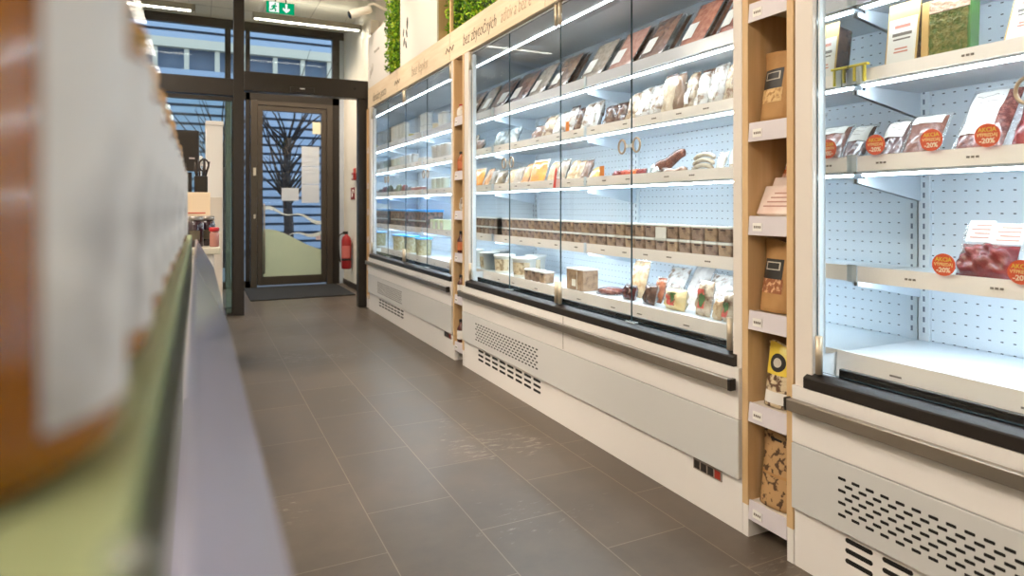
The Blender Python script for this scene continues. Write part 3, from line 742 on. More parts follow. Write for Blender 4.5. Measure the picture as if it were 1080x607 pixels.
# round yellow pie in film
t = thing('round_pie', 'round golden pie wrapped in clear film on the third shelf', 'pie', group=g)
MB().lathe([(.0, 0), (.042, .001), (.052, .010), (.050, .018), (.044, .024), (.020, .028), (0.0, .029)][1:], n=24).build('crust', FOOD('golden crust', rgb(222, 178, 100), rgb(198, 146, 72), 20), t)
MB().lathe([(.056, .0), (.057, .004), (.056, .012)], n=24).build('foil_dish', P('foil', rgb(210, 210, 206), .3, .8), t)
settle(t, XS + .05, yat(622, XS), LV[2], R(-58), 0)
for i, (u, mt, nm) in enumerate(((646, RED, 'red'), (655, FOOD('coral meat', rgb(206, 96, 78), rgb(180, 66, 56)), 'coral'), (664, FOOD('orange chili', rgb(222, 128, 70), rgb(196, 86, 50)), 'orange'), (671, RED, 'dark red'))):
    o = vac_pack('small_meat_pack', 'small %s meat pack lying low on third shelf below the ring pulls' % nm, 'pack', g, .06, .07, .04, mt, 50 + i, None, None, rim=.004, lump=.35)
    settle(o, XS + .02, yat(u, XS), LV[2], R(20))
# pile of dark and silvery packs, long slabs
sl_ = [(681.5, .072, .10, .04, SILVER, 'silvery crinkled pack lying on third shelf beside the ring pull'), (694, .05, .06, .045, DBROWN, 'dark brown lump of meat in film on the third shelf')]
for i, (u, w, h, th, mt, lb) in enumerate(sl_):
    o = vac_pack('sealed_pack', lb, 'pack', g, w, h, th, mt, 60 + i, None, None, rim=.006, lump=.4); settle(o, XS + .03, yat(u, XS), LV[2], R(30))
def long_slab(label, y0, y1, x, z0, z1, r, mat):
    t = thing('meat_slab', label, 'meat', group=g)
    n = 12; pts = [(0, (y1 - y0) * i / n, (z1 - z0) * (1 - i / n) + .006 * math.sin(i * .8)) for i in range(n + 1)]
    rr = [r * (.35 + .65 * math.sin(math.pi * min(1, max(0, (i + .6) / (n + 1.2)))) ** .5) for i in range(n + 1)]
    m = MB().tube(pts, rr, 10); m.v = [(vx * .5, vy, vz) for vx, vy, vz in m.v]
    m.build('meat', mat, t)
    t.location = (x, y0, z0); return t
s1 = long_slab('long red brown dried meat slab leaning upwards on the third shelf', yat(722, 2.03), yat(688, 2.03), 2.03, LV[2] + .052, LV[2] + .128, .030, FOOD('dried red brown meat', rgb(128, 80, 66), rgb(96, 56, 46)))
s2 = long_slab('pale brown bacon slab lying in front of the red brown slab', yat(724, 1.976), yat(700, 1.976), 1.976, LV[2] + .030, LV[2] + .036, .024, FOOD('pale bacon', rgb(188, 158, 140), rgb(150, 112, 96)))
for i in range(4):                          # stacked curved white sausages
    t = thing('curved_sausage', 'curved pale sausage, %s from the bottom of the stack on third shelf' % ordn(i), 'sausage', group='stacked pale sausages on the middle cooler third shelf')
    yc = yat(739, 1.99)
    m = MB().tube([(0, .062 * math.cos(q), .028 * math.sin(q)) for q in [math.pi * (.06 + .88 * k / 14) for k in range(15)]], [.006] + [.0105] * 13 + [.006], 10)
    m.build('casing', FOOD('pale sausage', rgb(206, 194, 176), rgb(172, 156, 136), 20), t)
    t.location = (1.995, yc - .01 * i * .6, LV[2] + .0075 + i * .0235)
o = vac_pack('sealed_pack', 'tall white plastic strip pack standing beside the stacked sausages', 'pack', g, .038, .125, .02, WHITEF, 71, None, None, rim=.006); settle(o, XS + .03, yat(750.5, XS), LV[2], R(28), R(12))
o = vac_pack('sealed_pack', 'large white and cream pack closing the third shelf beside the frame', 'pack', g, .058, .16, .04, WRAPB, 72, (.15, .9, .3, .8), None, rim=.006); settle(o, XS + .03, yat(767, XS), LV[2], R(20))
# shelf four: two layers of printed tubs
g = 'printed tubs on the middle cooler fourth shelf'
y = 1.738 + .044; n = 0; ys = []
while y < 4.215:
    ys.append(y); y += .0825 if n != 13 else .094; n += 1
for layer, z in ((0, LV[3]), (1, LV[3] + .0690)):
    for i, yy in enumerate(reversed(ys)):
        o = printed_tub('printed wood-look tub, %s from the doorway in the %s layer, middle cooler' % (ordn(i), ('lower', 'upper')[layer]), g, (i * 7 + layer * 3) % 12)
        settle(o, XS + .045, yy, z + (0 if layer == 0 else .0))
o = MB().box(XS + .0015, XS + .0035, yat(702, XS) , yat(691, XS), LV[3] + .070, LV[3] + .124).build('price_card', PAPER); tag(o, 'blank white card propped before an upper printed tub', 'card')
# deck
g = 'white buckets on the middle cooler deck'
for i, (u, r, h) in enumerate(((532, .074, .125), (553, .080, .128))):
    settle(bucket('milky white lidded bucket with beige label, %s from the doorway' % ordn(i), g, r, h), 1.955, yat(u, 1.955), DECK)
settle(bucket('white bucket behind the labelled ones, beside the bare deck', g, .072, .128), 2.125, yat(565, 2.125), DECK)
g = 'printed tubs on the middle cooler deck'
for i, u in enumerate((560.5, 568.5, 576.5)):
    settle(printed_tub('low printed tub on the deck, %s of three before the tall printed box' % ordn(i), g, i + 4, .074, .070), 1.91, yat(u, 1.91) , DECK)
t = thing('printed_box', 'tall wood-look printed box with white label beside the door pivots', 'box', (1.94, yat(614, 1.885), DECK + .0006))
MB().box(-.05, .05, 0, .175, 0, .112).build('carton', SLEEVES[2], t, bevel=.003)
MB().box(-.052, .052, -.002, .177, .1125, .119).build('lid', P('white lid plastic', rgb(236, 234, 230), .35), t, bevel=.002)
MB().box(-.0515, -.0503, .075, .115, .022, .060).build('label', PAPER, t)
MB().box(-.0512, -.0503, .06, .066, .004, .108).build('film_strip', P('white strip', rgb(230, 226, 218), .4), t)
g = 'meats on the middle cooler deck'
t = thing('round_steak_pack', 'round dark red marbled sausage coil lying alone on the deck', 'meat', group=g)
MB().lathe([(.03, 0), (.066, .004), (.075, .014), (.070, .026), (.045, .034), (.01, .036)], n=28).build('meat', FOOD('marbled dark red', rgb(104, 48, 42), rgb(150, 96, 84), 60), t)
MB().lathe([(.082, 0), (.083, .004), (.080, .007)], n=28).build('clear_tray', FILM, t)
settle(t, 1.99, yat(645, 1.99), DECK)
dk = [ # u, x, w, h, th, mat, tilt, rz, label
    (663, 1.90, .085, .075, .050, DRED, 15, 0, 'dark red piece of meat in film on the deck by the glass edge', None),
    (671, 1.99, .12, .19, .040, BEIGE, 14, 0, 'large clear bag of beige crackling standing on the deck', None),
    (684, 1.89, .08, .095, .045, DBROWN, 16, 0, 'dark brown striped meat pack standing on the deck', None),
    (693, 1.965, .06, .125, .035, FOOD('rusty sausage', rgb(158, 92, 62), rgb(120, 62, 42)), 18, 0, 'rusty red sausage pack behind the dark brown pack', None),
    (712, 1.90, .125, .095, .06, FOOD('yellow cheese', rgb(228, 206, 158), rgb(214, 188, 134), 12), 10, 0, 'yellow cheese block with colourful label on the deck', (.30, .75, .2, .8)),
    (704, 2.04, .14, .185, .035, WRAPW, 30, 0, 'white folded film pack leaning behind the cheese block', None),
    (728, 2.06, .12, .20, .035, FOOD('grey wrapped pack', rgb(186, 178, 174), rgb(214, 208, 204), 14), 30, 0, 'grey and white film pack leaning at the back of the deck', None),
    (741, 1.90, .085, .15, .045, WRAPB, 12, 0, 'clear bag with red and green label standing on the deck', (.25, .7, .2, .75)),
    (752, 2.04, .15, .175, .04, WRAPW, 28, 0, 'white cloudy pack lying back behind the labelled bag', None),
    (756.5, 1.885, .045, .085, .04, BEIGE, 14, 0, 'small cream cheese pack near the end of the deck', None),
    (768, 1.885, .05, .12, .045, WRAPB, 10, 0, 'small pack with pink label last on the deck before the frame', (.25, .8, .15, .65))]
for i, (u, x, w, h, th, mt, tl, rz_, lb, lab) in enumerate(dk):
    o = vac_pack('deck_pack', lb, 'pack', g, w, h, th, mt, 80 + i, lab, LABC, rim=.007, lump=.3); settle(o, x + .035, yat(u, x + .035), DECK, R(tl))

# ---- discount tags and clips
TAGR = P('orange red tag', rgb(222, 84, 44), .45)
TAGY = P('yellow tag print', rgb(232, 190, 60), .45)
TAGO = P('pale tag print', rgb(246, 206, 140), .45); TAGW = P('cream tag print', rgb(250, 226, 200), .45)
def tag_disc(u, v, x, r, lb):
    t = thing('discount_tag', lb, 'tag', (x, yat(u, x), zat(u, v, x)), group='round orange discount tags')
    MB().prism([(r * math.cos(2 * math.pi * k / 32), r * math.sin(2 * math.pi * k / 32)) for k in range(32)], 'x', 0, .0015).build('disc', TAGR, t)
    text('lettering', 'AKCIA', r * .5, (-.0008, 0, r * .46), t, TAGY, ext=.0003, sx=.95, off=.02)
    text('lettering', 'VÝPREDAJ', r * .40, (-.0008, 0, r * .02), t, TAGO, ext=.0003, sx=.9, off=.02)
    text('lettering', '-20%', r * .6, (-.0008, 0, -r * .48), t, TAGW, ext=.0003, off=.03)
    return t
for i, (u, v, r, lb) in enumerate(((923, 152.5, .032, 'round orange discount tag nearest the cooler frame on the third shelf rail'),
        (982, 147.5, .032, 'round orange discount tag before the brown minced meat'), (1041, 142.5, .032, 'round orange discount tag before the beef with big white label'),
        (995, 279, .032, 'round orange discount tag beside the dark red meat bag on fourth shelf'), (1077, 287, .032, 'round orange discount tag past the red meat bag at fourth rail end'))):
    tag_disc(u, v, 1.915, r, lb)
# small tags in the middle cooler
o = MB().box(1.9105, 1.912, yat(635, 1.912) - .02, yat(635, 1.912) + .02, 1.318, 1.370).build('price_flag', P('orange tag', rgb(234, 136, 44), .5)); tag(o, 'small orange price flag on the third shelf rail of the middle cooler', 'tag', 'price flags in the middle cooler')
o = MB().box(1.9105, 1.912, yat(598.5, 1.912) - .018, yat(598.5, 1.912) + .018, 1.59, 1.645).build('price_flag', P('orange tag', rgb(234, 136, 44), .5)); tag(o, 'small orange price flag on the second shelf rail of the middle cooler', 'tag', 'price flags in the middle cooler')
ya_ = yat(586, 1.912)
o = MB().prism([(ya_ + .03, 1.268), (ya_ + .0, 1.268), (ya_ - .018, 1.37), (ya_ - .012, 1.39), (ya_ + .004, 1.372)], 'x', 1.9105, 1.912).build('price_arrow', P('red tag', rgb(222, 72, 52), .5)); tag(o, 'red price arrow hanging over the third shelf rail, middle cooler', 'tag', 'price flags in the middle cooler')
# ================================================================== goods on the near cooler
LR = [1.826, 1.572, 1.282, .946]
g = 'goods on the near cooler second shelf'
def card_pack(label, u0, u1, h, side_t, content, tilt=10, x=1.955, header=None, labmat=None, zb=LR[1], kraft=True):
    """pack with a tall kraft card and a white printed label on its face"""
    ya, yb = yat(u1, x), yat(u0, x); w = (yb - ya)
    t = thing('card_backed_pack', label, 'pack', group=g)
    MB().box(0, side_t, -w / 2, w / 2, 0, h * .93).build('contents', content, t, bevel=.008)
    if kraft:
        MB().box(-.0035, -.0012, -w / 2, w / 2, 0, h).build('kraft_card', KRAFTC, t)
        lb = MB().box(-.0048, -.0036, -w * .45, w * .45, h * .06, h * .76); 
        lb.build('label', LABELW, t)
        m = MB()
        for k, (z, wd) in enumerate(((.62, .5), (.50, .62), (.44, .55), (.30, .4), (.25, .45))):
            m.box(-.0053, -.0048, -w * wd / 2, w * wd / 2, h * z, h * z + (.010 if k in (0, 1) else .005), 1 if k in (1, 2) else 0)
        m.build('printed_lines', [P('reddish print', rgb(196, 132, 120), .6), P('dark print', rgb(110, 104, 100), .6)], t)
    settle(t, x, (ya + yb) / 2, zb, R(tilt)); return t
KRAFTC = P('smooth kraft card', rgb(206, 168, 104), .6)
card_pack('kraft card pack with white printed label on second shelf', 933, 966, .214, .07, DBROWN, 8)
ya, yb = yat(1022, 1.96), yat(972, 1.96)
t = thing('herb_box', 'kraft framed box of green mossy herbs on the second shelf', 'pack', group=g)
w = yb - ya
MB().box(0, .05, -w / 2, w / 2, 0, .195).build('tray', P('green leaf film', rgb(70, 120, 50), .3, coat=.4), t, bevel=.005)
MB().grid(lambda u, v: (-.003 - .006 * abs(noise3(u * 9, v * 9, 2)), -w / 2 * .96 + w * .80 * u, .004 + .148 * v), 16, 16).build('herbs', GREENH, t)
MB().box(-.006, -.001, w * .34, w / 2, 0, .195).build('kraft_edge', KRAFTC, t)
MB().box(-.006, -.001, -w / 2, w * .34, .155, .195).build('clear_rim', P('pinkish film rim', rgb(200, 170, 150), .2, bump=(60, .8)), t)
settle(t, 1.96, (ya + yb) / 2, LR[1], R(3))
card_pack('dark pack with white label and kraft foot at the picture edge', 1058, 1100, .19, .05, DBROWN, 24)
# third shelf
g = 'red meats on the near cooler third shelf'
items = [
    (925, 1.985, .078, .18, .035, FOOD('plum dark sausage', rgb(84, 54, 56), rgb(110, 78, 78)), 34, (.08, .95, .60, .98), 'plum coloured meat pack with white upper label on third shelf'),
    (963, 1.98, .105, .185, .035, MINCE, 32, (.05, .92, .80, .99), 'flat brown minced meat pack with pale film top on third shelf'),
    (1025, 1.985, .125, .265, .045, FOOD('speckled beef', rgb(96, 50, 48), rgb(140, 84, 78), 70), 34, (.22, .92, .33, .94), 'speckled beef pack with big white printed label on third shelf'),
    (1088, 1.985, .115, .20, .06, RED, 30, None, 'red beef in a clear bag beside the ring pull')]
for i, (u, x, w, h, th, mt, tl, lab, lb) in enumerate(items):
    o = vac_pack('meat_pack', lb, 'pack', g, w, h, th, mt, 120 + i, lab, LABELW, rim=.010, lump=.22, lines=0 if lab is None else 5 if h > .2 else 3); settle(o, x, mid(u, x, w + .024, 'n'), LR[2], R(tl))
# fourth shelf
t = thing('meat_bag', 'clear bag of dark red meat with two white cards on the fourth shelf', 'pack', group='goods on the near cooler fourth shelf')
f = pillow_fn(.145, .105, .08, 5, .3, 3)
pillow(MB(), f, 0, 16, 14).build('meat', RED, t)
MB().grid(lambda u, v: (.004 * math.sin(u * 9 + v * 4) , -.08 + .16 * u, .090 + .085 * v), 8, 6).build('film_top', FILM, t)
MB().box(-.008, -.0065, .0, .068, .110, .178).build('printed_card', LABELW, t)
MB().box(-.0085, -.007, -.078, -.002, .106, .170).build('printed_card', LABELW, t)
m = MB()
for k in range(4): m.box(-.0094, -.0086, -.070, -.012 - .008 * (k % 2), .116 + .013 * k, .120 + .013 * k)
for k in range(4): m.box(-.0092, -.0081, .008, .058 - .01 * (k % 2), .122 + .013 * k, .126 + .013 * k)
m.build('printed_lines', P('rosy label print', rgb(186, 140, 130), .6), t)
settle(t, 1.985, yat(1036, 1.985), LR[3], R(26))
# yellow clip and clear divider
t = thing('shelf_clip', 'yellow plastic clip on the second shelf rail joint', 'clip', (1.9135, 1.366, 1.557))
YEL = P('yellow plastic', rgb(222, 204, 70), .4)
MB().box(-.012, .006, -.029, .034, .052, .060).build('crossbar', YEL, t, bevel=.002)
MB().box(-.010, -.001, .013, .021, .006, .052).build('prong', YEL, t, bevel=.002); MB().box(-.010, -.001, -.022, -.014, .0, .052).build('prong', YEL, t, bevel=.002)
MB().box(-.010, -.001, -.011, .009, -.005, .0515).build('clear_tab', P('grey clear tab', rgb(196, 206, 208), .2), t, bevel=.002)
# ================================================================== goods on the entrance cooler
g = 'yoghurts in the entrance cooler'
WP = P('white plastic', rgb(238, 240, 240), .3)
def cups(us, x, z, lbl, r=.034, h=.09, rows=1, mat=None, lid=None, start=0, dz=None):
    h *= 1.25
    for i, u in enumerate(us):
        for k in range(rows):
            o = yoghurt_cup(lbl % (ordn(i) if rows == 1 else ordn(i) + ' ' + ('below', 'on top')[k]), g, r * .85, r, h, mat, lid); settle(o, x, mid(u, x, 2 * r + .004, 'e'), z + k * (h + .0055))
cups((414, 417.8, 421.3, 424.9, 428.5), 1.98, LV[0], 'tall white carton cup, %s from the doorway, entrance cooler top shelf', .037, .17)
cups((447.5, 452), 1.98, LV[0], 'stacked white cup, %s, in the pair of stacks on entrance cooler top shelf', .042, .085, 2)
cups((466.5, 470.5), 1.98, LV[0], 'white cup at the column end of entrance cooler top shelf, %s one', .040, .13)
settle(bucket('yellow lidded tub beside the tall white cups, entrance cooler', g, .045, .08, P('yellow tub', rgb(226, 214, 120), .4), None, False, 'lidded_tub', 'tub'), 2.0, yat(433.5, 1.98), LV[0])
settle(bucket('cream coloured tub between cup stacks, entrance cooler top shelf', g, .05, .10, P('cream tub', rgb(240, 226, 186), .4), None, False, 'lidded_tub', 'tub'), 2.0, yat(459.5, 1.98), LV[0])
settle(bucket('flat white round tub beside the yellow one, entrance cooler', g, .045, .065, P('flat white tub', rgb(230, 226, 222), .4), None, False, 'lidded_tub', 'tub'), 2.0, yat(440.5, 1.98), LV[0])
DULL = P('dull grey green tub', rgb(216, 222, 212), .4)
cups((413.6, 417.3, 421), 1.98, LV[1], 'grey green cup, %s from the doorway, entrance cooler second shelf', .037, .095, 1, DULL)
cups((425.3, 429.2, 433.5, 438), 1.98, LV[1], 'white cup in the middle of entrance cooler second shelf, %s one', .040, .10)
t = thing('white_carton', 'white carton box tilted on the second shelf of the entrance cooler', 'box', group=g)
MB().box(-.05, .05, -.10, .10, 0, .075).build('carton', CARDW, t, bevel=.002); MB().box(-.0512, -.0503, -.06, .05, .02, .05).build('label', P('grey label', rgb(190, 196, 200), .5), t)
settle(t, 2.02, yat(449, 2.02), LV[1], 0)
cups((459.6, 464.2, 469, 473), 1.98, LV[1], 'brown banded cup, %s toward the column, entrance cooler second shelf', .040, .12, 1, P('taupe cup', rgb(222, 214, 206), .4))
dkm = [P('dark pack', rgb(92, 88, 84), .35, coat=.3), P('olive pack', rgb(112, 118, 98), .4), P('maroon pack', rgb(122, 74, 70), .4)]
for i, u in enumerate((414, 419.5, 425.5, 431)):
    o = vac_pack('dark_pack', 'dark wrapped pack, %s from the doorway, entrance cooler third shelf' % ordn(i), 'pack', g, .085, (.07, .12, .11, .08)[i], .05, dkm[i % 3], 140 + i, None, None, rim=.004, lump=.3); settle(o, 1.985, mid(u, 1.985, .1, 'e'), LV[2], R(12))
cups((437, 441.5, 446), 1.98, LV[2], 'reddish printed cup, %s of three, entrance cooler third shelf', .036, .055, 1, P('reddish cup', rgb(176, 120, 108), .4))
cups((459.5, 464.5, 470), 1.98, LV[2], 'white cup with green print, %s toward the column, entrance cooler third shelf', .041, .105, 1, P('greenish white cup', rgb(222, 226, 208), .4))
BLUE = P('blue tray plastic', rgb(60, 160, 236), .35)
for i, (u0, u1, x, z) in enumerate(((417, 434, 2.00, LV[3]), (435.5, 456, 2.00, LV[3]))):
    ya, yb = span(u0, u1, x, 'e'); yb -= .004
    t = thing('blue_lidded_crate', 'long crate of dark packs with blue lid, %s from the doorway, entrance cooler' % ordn(i), 'crate', (x, ya, z + .0006), group='blue lidded crates in the entrance cooler')
    MB().prism([(-.05, 0), (.10, 0), (.11, .17), (-.06, .165)], 'y', 0, yb - ya - .01).build('crate', P('printed brown tray packs', rgb(150, 120, 108), .4, var=(rgb(92, 84, 78), 24, .45, .56)), t)
    MB().box(-.066, .116, -.004, yb - ya - .006, .1655, .186).build('lid', BLUE, t, bevel=.003)
    MB().box(-.0625, -.058, .02, yb - ya - .03, .07, .085).build('clear_band', P('pale band', rgb(206, 210, 206), .4), t)
for i, u in enumerate((459.5, 464.5, 470)):
    t = thing('pale_box', 'pale green box, %s toward the column on entrance cooler fourth shelf' % ordn(i), 'box', group=g)
    MB().box(-.04, .04, -.042, .042, 0, .10).build('carton', P('pale green carton', rgb(214, 222, 188), .5), t, bevel=.003)
    MB().box(-.0412, -.0403, -.03, .03, .02, .075).build('label', LABELW, t)
    settle(t, 1.985, yat(u, 1.985), LV[3])
NOOD = P('pale straw sprouts', rgb(212, 204, 172), .5, bump=(60, .8), var=(rgb(186, 172, 128), 40, .4, .6))
for i, (u, r, h) in enumerate(((422, .080, .165), (434.5, .080, .17), (447, .080, .165))):
    settle(bucket('clear bucket of straw coloured sprouts with blue lid, %s from the doorway' % ordn(i), 'blue lidded buckets on the entrance cooler deck', r, h, NOOD, BLUE, False), 1.94, yat(u, 1.94), DECK)

# ================================================================== goods in the shelf columns
g = 'pouches in the near oak column'
BLACKL = P('black printed label', rgb(34, 31, 30), .45)
FRAMEL = P('silver label print', rgb(190, 184, 172), .4)
ALM = P('almond kernels', rgb(150, 92, 56), .5, bump=(60, 1.2), var=(rgb(214, 170, 130), 70, .5, .6))
OAT = P('cashew kernels', rgb(212, 178, 126), .5, bump=(60, 1.2), var=(rgb(170, 126, 76), 70, .5, .6))
cy = 1.590
def nutpouch(lb, nuts, z, dx=0):
    p_ = pouch(lb, .135, .075, .245, KRAFT, g, 'nut_pouch', (('window', nuts, .18, .90, .26, .46, .0012), ('label', BLACKL, .22, .86, .46, .74, .0015), ('label_print', FRAMEL, .30, .78, .585, .70, .0022), ('label_band', BLACKL, .34, .74, .60, .685, .0028)))
    settle(p_, 1.790 + dx, cy, z, R(4), R(-4)); return p_
nutpouch('kraft nut pouch with black label and pale cashews in upper column shelf', OAT, LN[1], .0)
nutpouch('kraft nut pouch with black label and brown almonds at mid column', ALM, LN[3], .0)
CARDP = P('pale pink card', rgb(222, 196, 186), .5, var=(rgb(236, 222, 214), 8, .4, .6))
PHOTO = P('food photo print', rgb(196, 112, 62), .4, var=(rgb(232, 220, 206), 16, .5, .56))
for i, (z0, dx, h, mt, lb) in enumerate(((0, 0, .11, CARDP, 'pale pink recipe packet leaning in front on column shelf'), (0, .030, .145, CARDP, 'pale pink recipe packet leaning just behind the front one'), (0, .060, .225, PHOTO, 'packet with food photo leaning at the back of column shelf'))):
    t = thing('recipe_packet', lb, 'packet', group='packets on the near oak column third shelf')
    MB().box(-.012, .012, -.072, .072, 0, h).build('packet', mt, t, bevel=.004)
    m = MB()
    for k in range(4): m.box(-.0132, -.0123, -.055, .05 - .01 * k, h * (.25 + .15 * k), h * (.25 + .15 * k) + .005)
    m.build('printed_lines', P('rosy print', rgb(178, 134, 124), .5), t)
    settle(t, 1.772 + dx, cy - .008, LN[2], R(26))
MUSH = P('dried mushroom slices', rgb(214, 196, 164), .6, bump=(50, 1), var=(rgb(92, 62, 42), 46, .47, .56))
YLAB = P('yellow printed label', rgb(226, 198, 72), .45, var=(rgb(238, 226, 160), 12, .5, .62))
p_ = pouch('clear dried mushroom pouch with round black badge on yellow label', .115, .065, .215, MUSH, g, 'mushroom_pouch', (('yellow_label', YLAB, .06, .94, .50, .98, .0015), ('badge', BLACKL, .22, .80, .55, .84, .0024), ('badge_print', FRAMEL, .36, .66, .62, .77, .0034), ('lower_label', LABELW, .1, .9, .06, .24, .0015)))
settle(p_, 1.79, cy - .012, LN[4], R(4))
p_ = pouch('brown printed kraft pouch on the lowest column shelf', .135, .07, .245, KRAFTP, g, 'kraft_pouch', (('dark_title', BLACKL, .35, .75, .90, .93, .0015), ('plain_band', KRAFT, .05, .95, .42, .46, .0015)))
settle(p_, 1.788, cy - .004, LN[5], R(3))
def bottle(lb, z, body, cap, r=.026, h=.15, name='sauce_bottle', y=4.493, x=1.772, lab=None):
    t = thing(name, lb, 'bottle', (x, y, z + .0006), group='bottles in the slim oak column')
    MB().lathe([(r * .9, 0), (r, .004), (r, h * .60), (r * .55, h * .76), (r * .45, h * .80), (r * .45, h * .90)], n=18).build('bottle', body, t)
    MB().lathe([(r * .52, h * .88), (r * .52, h * .995), (r * .45, h)], n=14).build('cap', cap, t)
    MB().lathe([(r + .0008, h * .15), (r + .0008, h * .52)], n=14, a0=R(120), a1=R(300)).build('label', lab or LABELW, t)
REDM = P('red lid', rgb(176, 34, 40), .35); AMB = P('amber sauce', rgb(154, 78, 28), .12, coat=.5); BRD = P('dark ruby sauce', rgb(74, 26, 20), .12, coat=.5); BLKC = P('black cap', rgb(30, 28, 28), .4)
TERR = P('terracotta label', rgb(186, 104, 62), .5)
bottle('short red capped jar on the topmost slim column shelf', LF[0], P('clear jar', rgb(206, 196, 186), .15, coat=.5), REDM, .033, .10, 'capped_jar')
bottle('amber sauce bottle with black cap, second slim column shelf', LF[1], AMB, BLKC, .03, .15, lab=TERR)
bottle('second amber bottle beside the first with orange label', LF[1], AMB, BLKC, .025, .135, y=4.425, lab=TERR)
t = thing('paper_bag', 'small crumpled white bag on the third slim column shelf', 'bag', group='bottles in the slim oak column')
f = pillow_fn(.09, .11, .05, 3, .4); pillow(MB(), f).build('bag', WRAPW, t); settle(t, 1.778, 4.475, LF[2], R(10))
bottle('ruby sauce bottle with black cap on the fourth slim column shelf', LF[3], BRD, BLKC, .03, .165, lab=TERR)
bottle('ruby sauce bottle with pale label on the fifth slim column shelf', LF[4], BRD, BLKC, .03, .15, lab=LABELW)
bottle('dark bottle with white label on the lowest slim column shelf', LF[5], BRD, BLKC, .032, .17)
bottle('slender dark bottle behind on the lowest slim column shelf', LF[5], BRD, BLKC, .022, .19, x=1.82, y=4.435, lab=TERR)
REDP = P('red striped wrapper', rgb(176, 60, 56), .4, var=(rgb(226, 200, 192), 30, .5, .56))
for i, z in enumerate((LF[1], LF[0])):
    t = thing('striped_packet', 'red striped packet on %s shelf of the end column by the door' % ('the second', 'the top')[i], 'packet', group='packets in the end column')
    MB().box(-.03, .03, -.026, .026, 0, .16 + .05 * (1 - i)).build('packet', REDP, t, bevel=.006); MB().box(-.0312, -.0303, -.02, .02, .04, .09).build('label', LABELW, t)
    settle(t, 1.79, 7.28, z)

# ================================================================== left gondola with honey jars
SH = 1.098
GREEN = P('pale green shelf liner', rgb(168, 180, 136), .4)
GREEND = P('green powder coated steel', rgb(112, 126, 78), .45)
gd = thing('shelf_unit', 'green topped display shelf with clear price strip in front of the camera', 'shelf', (0, .118, 0))
# local y 0 is the near end
GL = 1.42
s = MB().box(-.46, -.012, .0, GL, SH - .03, SH - .0).build('top_shelf', GREEN, gd, bevel=.002)
MB().prism([(-.0055, SH - .010), (-.002, SH - .010), (.0305, SH - .072), (.026, SH - .074)], 'y', .0, GL).build('clear_price_strip', CLEAR('reflection tinted price strip', (.80, .80, .88, 1), .9, .12, .86, rgb(236, 234, 255)), s)  # lavender of the reflected cooler light is put into the strip's colour
MB().prism([(-.012, SH - .001), (-.0118, SH - .031), (-.012, SH - .08), (-.03, SH - .08), (-.03, SH - .031)], 'y', .001, GL - .001).build('front_lip', GREEND, s)
MB().lathe([(.0012, -.0035), (.0035, -.0012), (.004, 0), (.0035, .0012), (.0012, .0035)], n=14).build('clear_knob', CLEAR('clear knob', (.9, .95, .9, 1), 1.4, .02, .25), s, loc=(-.0105, .0035, SH + .0046))
for z in (.75, .42, .12):
    q = MB().box(-.46, -.03, .02, GL, z - .03, z).build('lower_shelf', GREEND, gd)
    MB().box(-.028, -.02, .02, GL, z - .045, z).build('price_strip', RAILL, q)
MB().box(-.49, -.461, .0, GL, 0, 1.45).build('back_panel', P('gondola back', rgb(204, 200, 190), .5), gd)
for y_ in (.0, GL - .02): MB().box(-.46, -.03, y_, y_ + .018, 0, SH - .031).build('end_panel', GREEND, gd)
HONEY = P('amber honey', rgb(172, 106, 4), .14, coat=.4, var=(rgb(128, 74, 0), 9, .4, .65))
JLAB = P('white honey label with grey drawing', rgb(228, 224, 220), .5, var=(rgb(150, 144, 142), 17, .5, .7))
LIDG = P('golden lid', rgb(190, 132, 44), .5, .2)
def honey_jar(lb):
    if 'jar' in SURF: return dup(SURF['jar'], lb, 'honey jars on the green shelf')
    t = thing('honey_jar', lb, 'jar', group='honey jars on the green shelf')
    r = .05
    MB().lathe([(r * .7, 0), (r * .9, .001), (r * .985, .006), (r, .014), (r, .118), (r * .96, .128), (r * .84, .137), (r * .78, .141)], n=48).build('glass', HONEY, t)
    MB().lathe([(r * .82, .138), (r * .86, .140), (r * .86, .156), (r * .82, .159), (r * .2, .1595)], n=40).build('lid', LIDG, t)
    MB().lathe([(r + .0004, .014), (r + .0005, .117)], n=24, a0=R(-41), a1=R(50)).build('label', JLAB, t)
    SURF['jar'] = t; return t
for i in range(11):
    o = honey_jar('amber honey jar with white label, %s in the row from the camera' % ordn(i)); o.location = (-.067 + rnd.uniform(-.001, .001) , .194 + .1075 * i, SH + .0006)
# ================================================================== things beyond the gondola
ct = thing('display_counter', 'low white counter beyond the green shelf with jars on it', 'counter', (-.30, 3.0, 0))
MB().box(-.5, .36, 0, .75, .08, .955).build('counter_body', WHITE, ct, bevel=.003); MB().box(-.52, .385, -.02, .77, .9555, .985).build('counter_top', P('pale counter top', rgb(198, 194, 178), .35), ct, bevel=.004); MB().box(-.48, .31, .03, .72, 0, .0795).build('counter_plinth', BLACK, ct)
ZC = .985
PLUM = P('dark plum preserve', rgb(46, 28, 40), .12, coat=.6)
for i, (u, yj) in enumerate(((206, 3.06), (218.5, 3.14))):
    t = thing('preserve_jar', 'dark plum preserve jar on the counter, %s one toward the door' % ordn(i), 'jar', group='dark preserve jars on the counter')
    MB().lathe([(.028, 0), (.033, .004), (.034, .09), (.028, .108), (.025, .112)], n=20).build('jar', PLUM, t)
    MB().lathe([(.029, .112), (.030, .114), (.030, .128), (.026, .131)], n=20).build('lid', P('grey tin lid', rgb(150, 144, 140), .3, .7), t)
    MB().lathe([(.0348, .03), (.0348, .07)], n=10, a0=R(230), a1=R(300)).build('label', P('plum label', rgb(92, 84, 70), .5), t)
    t.location = (xat(u, yj), yj, ZC + .0006)
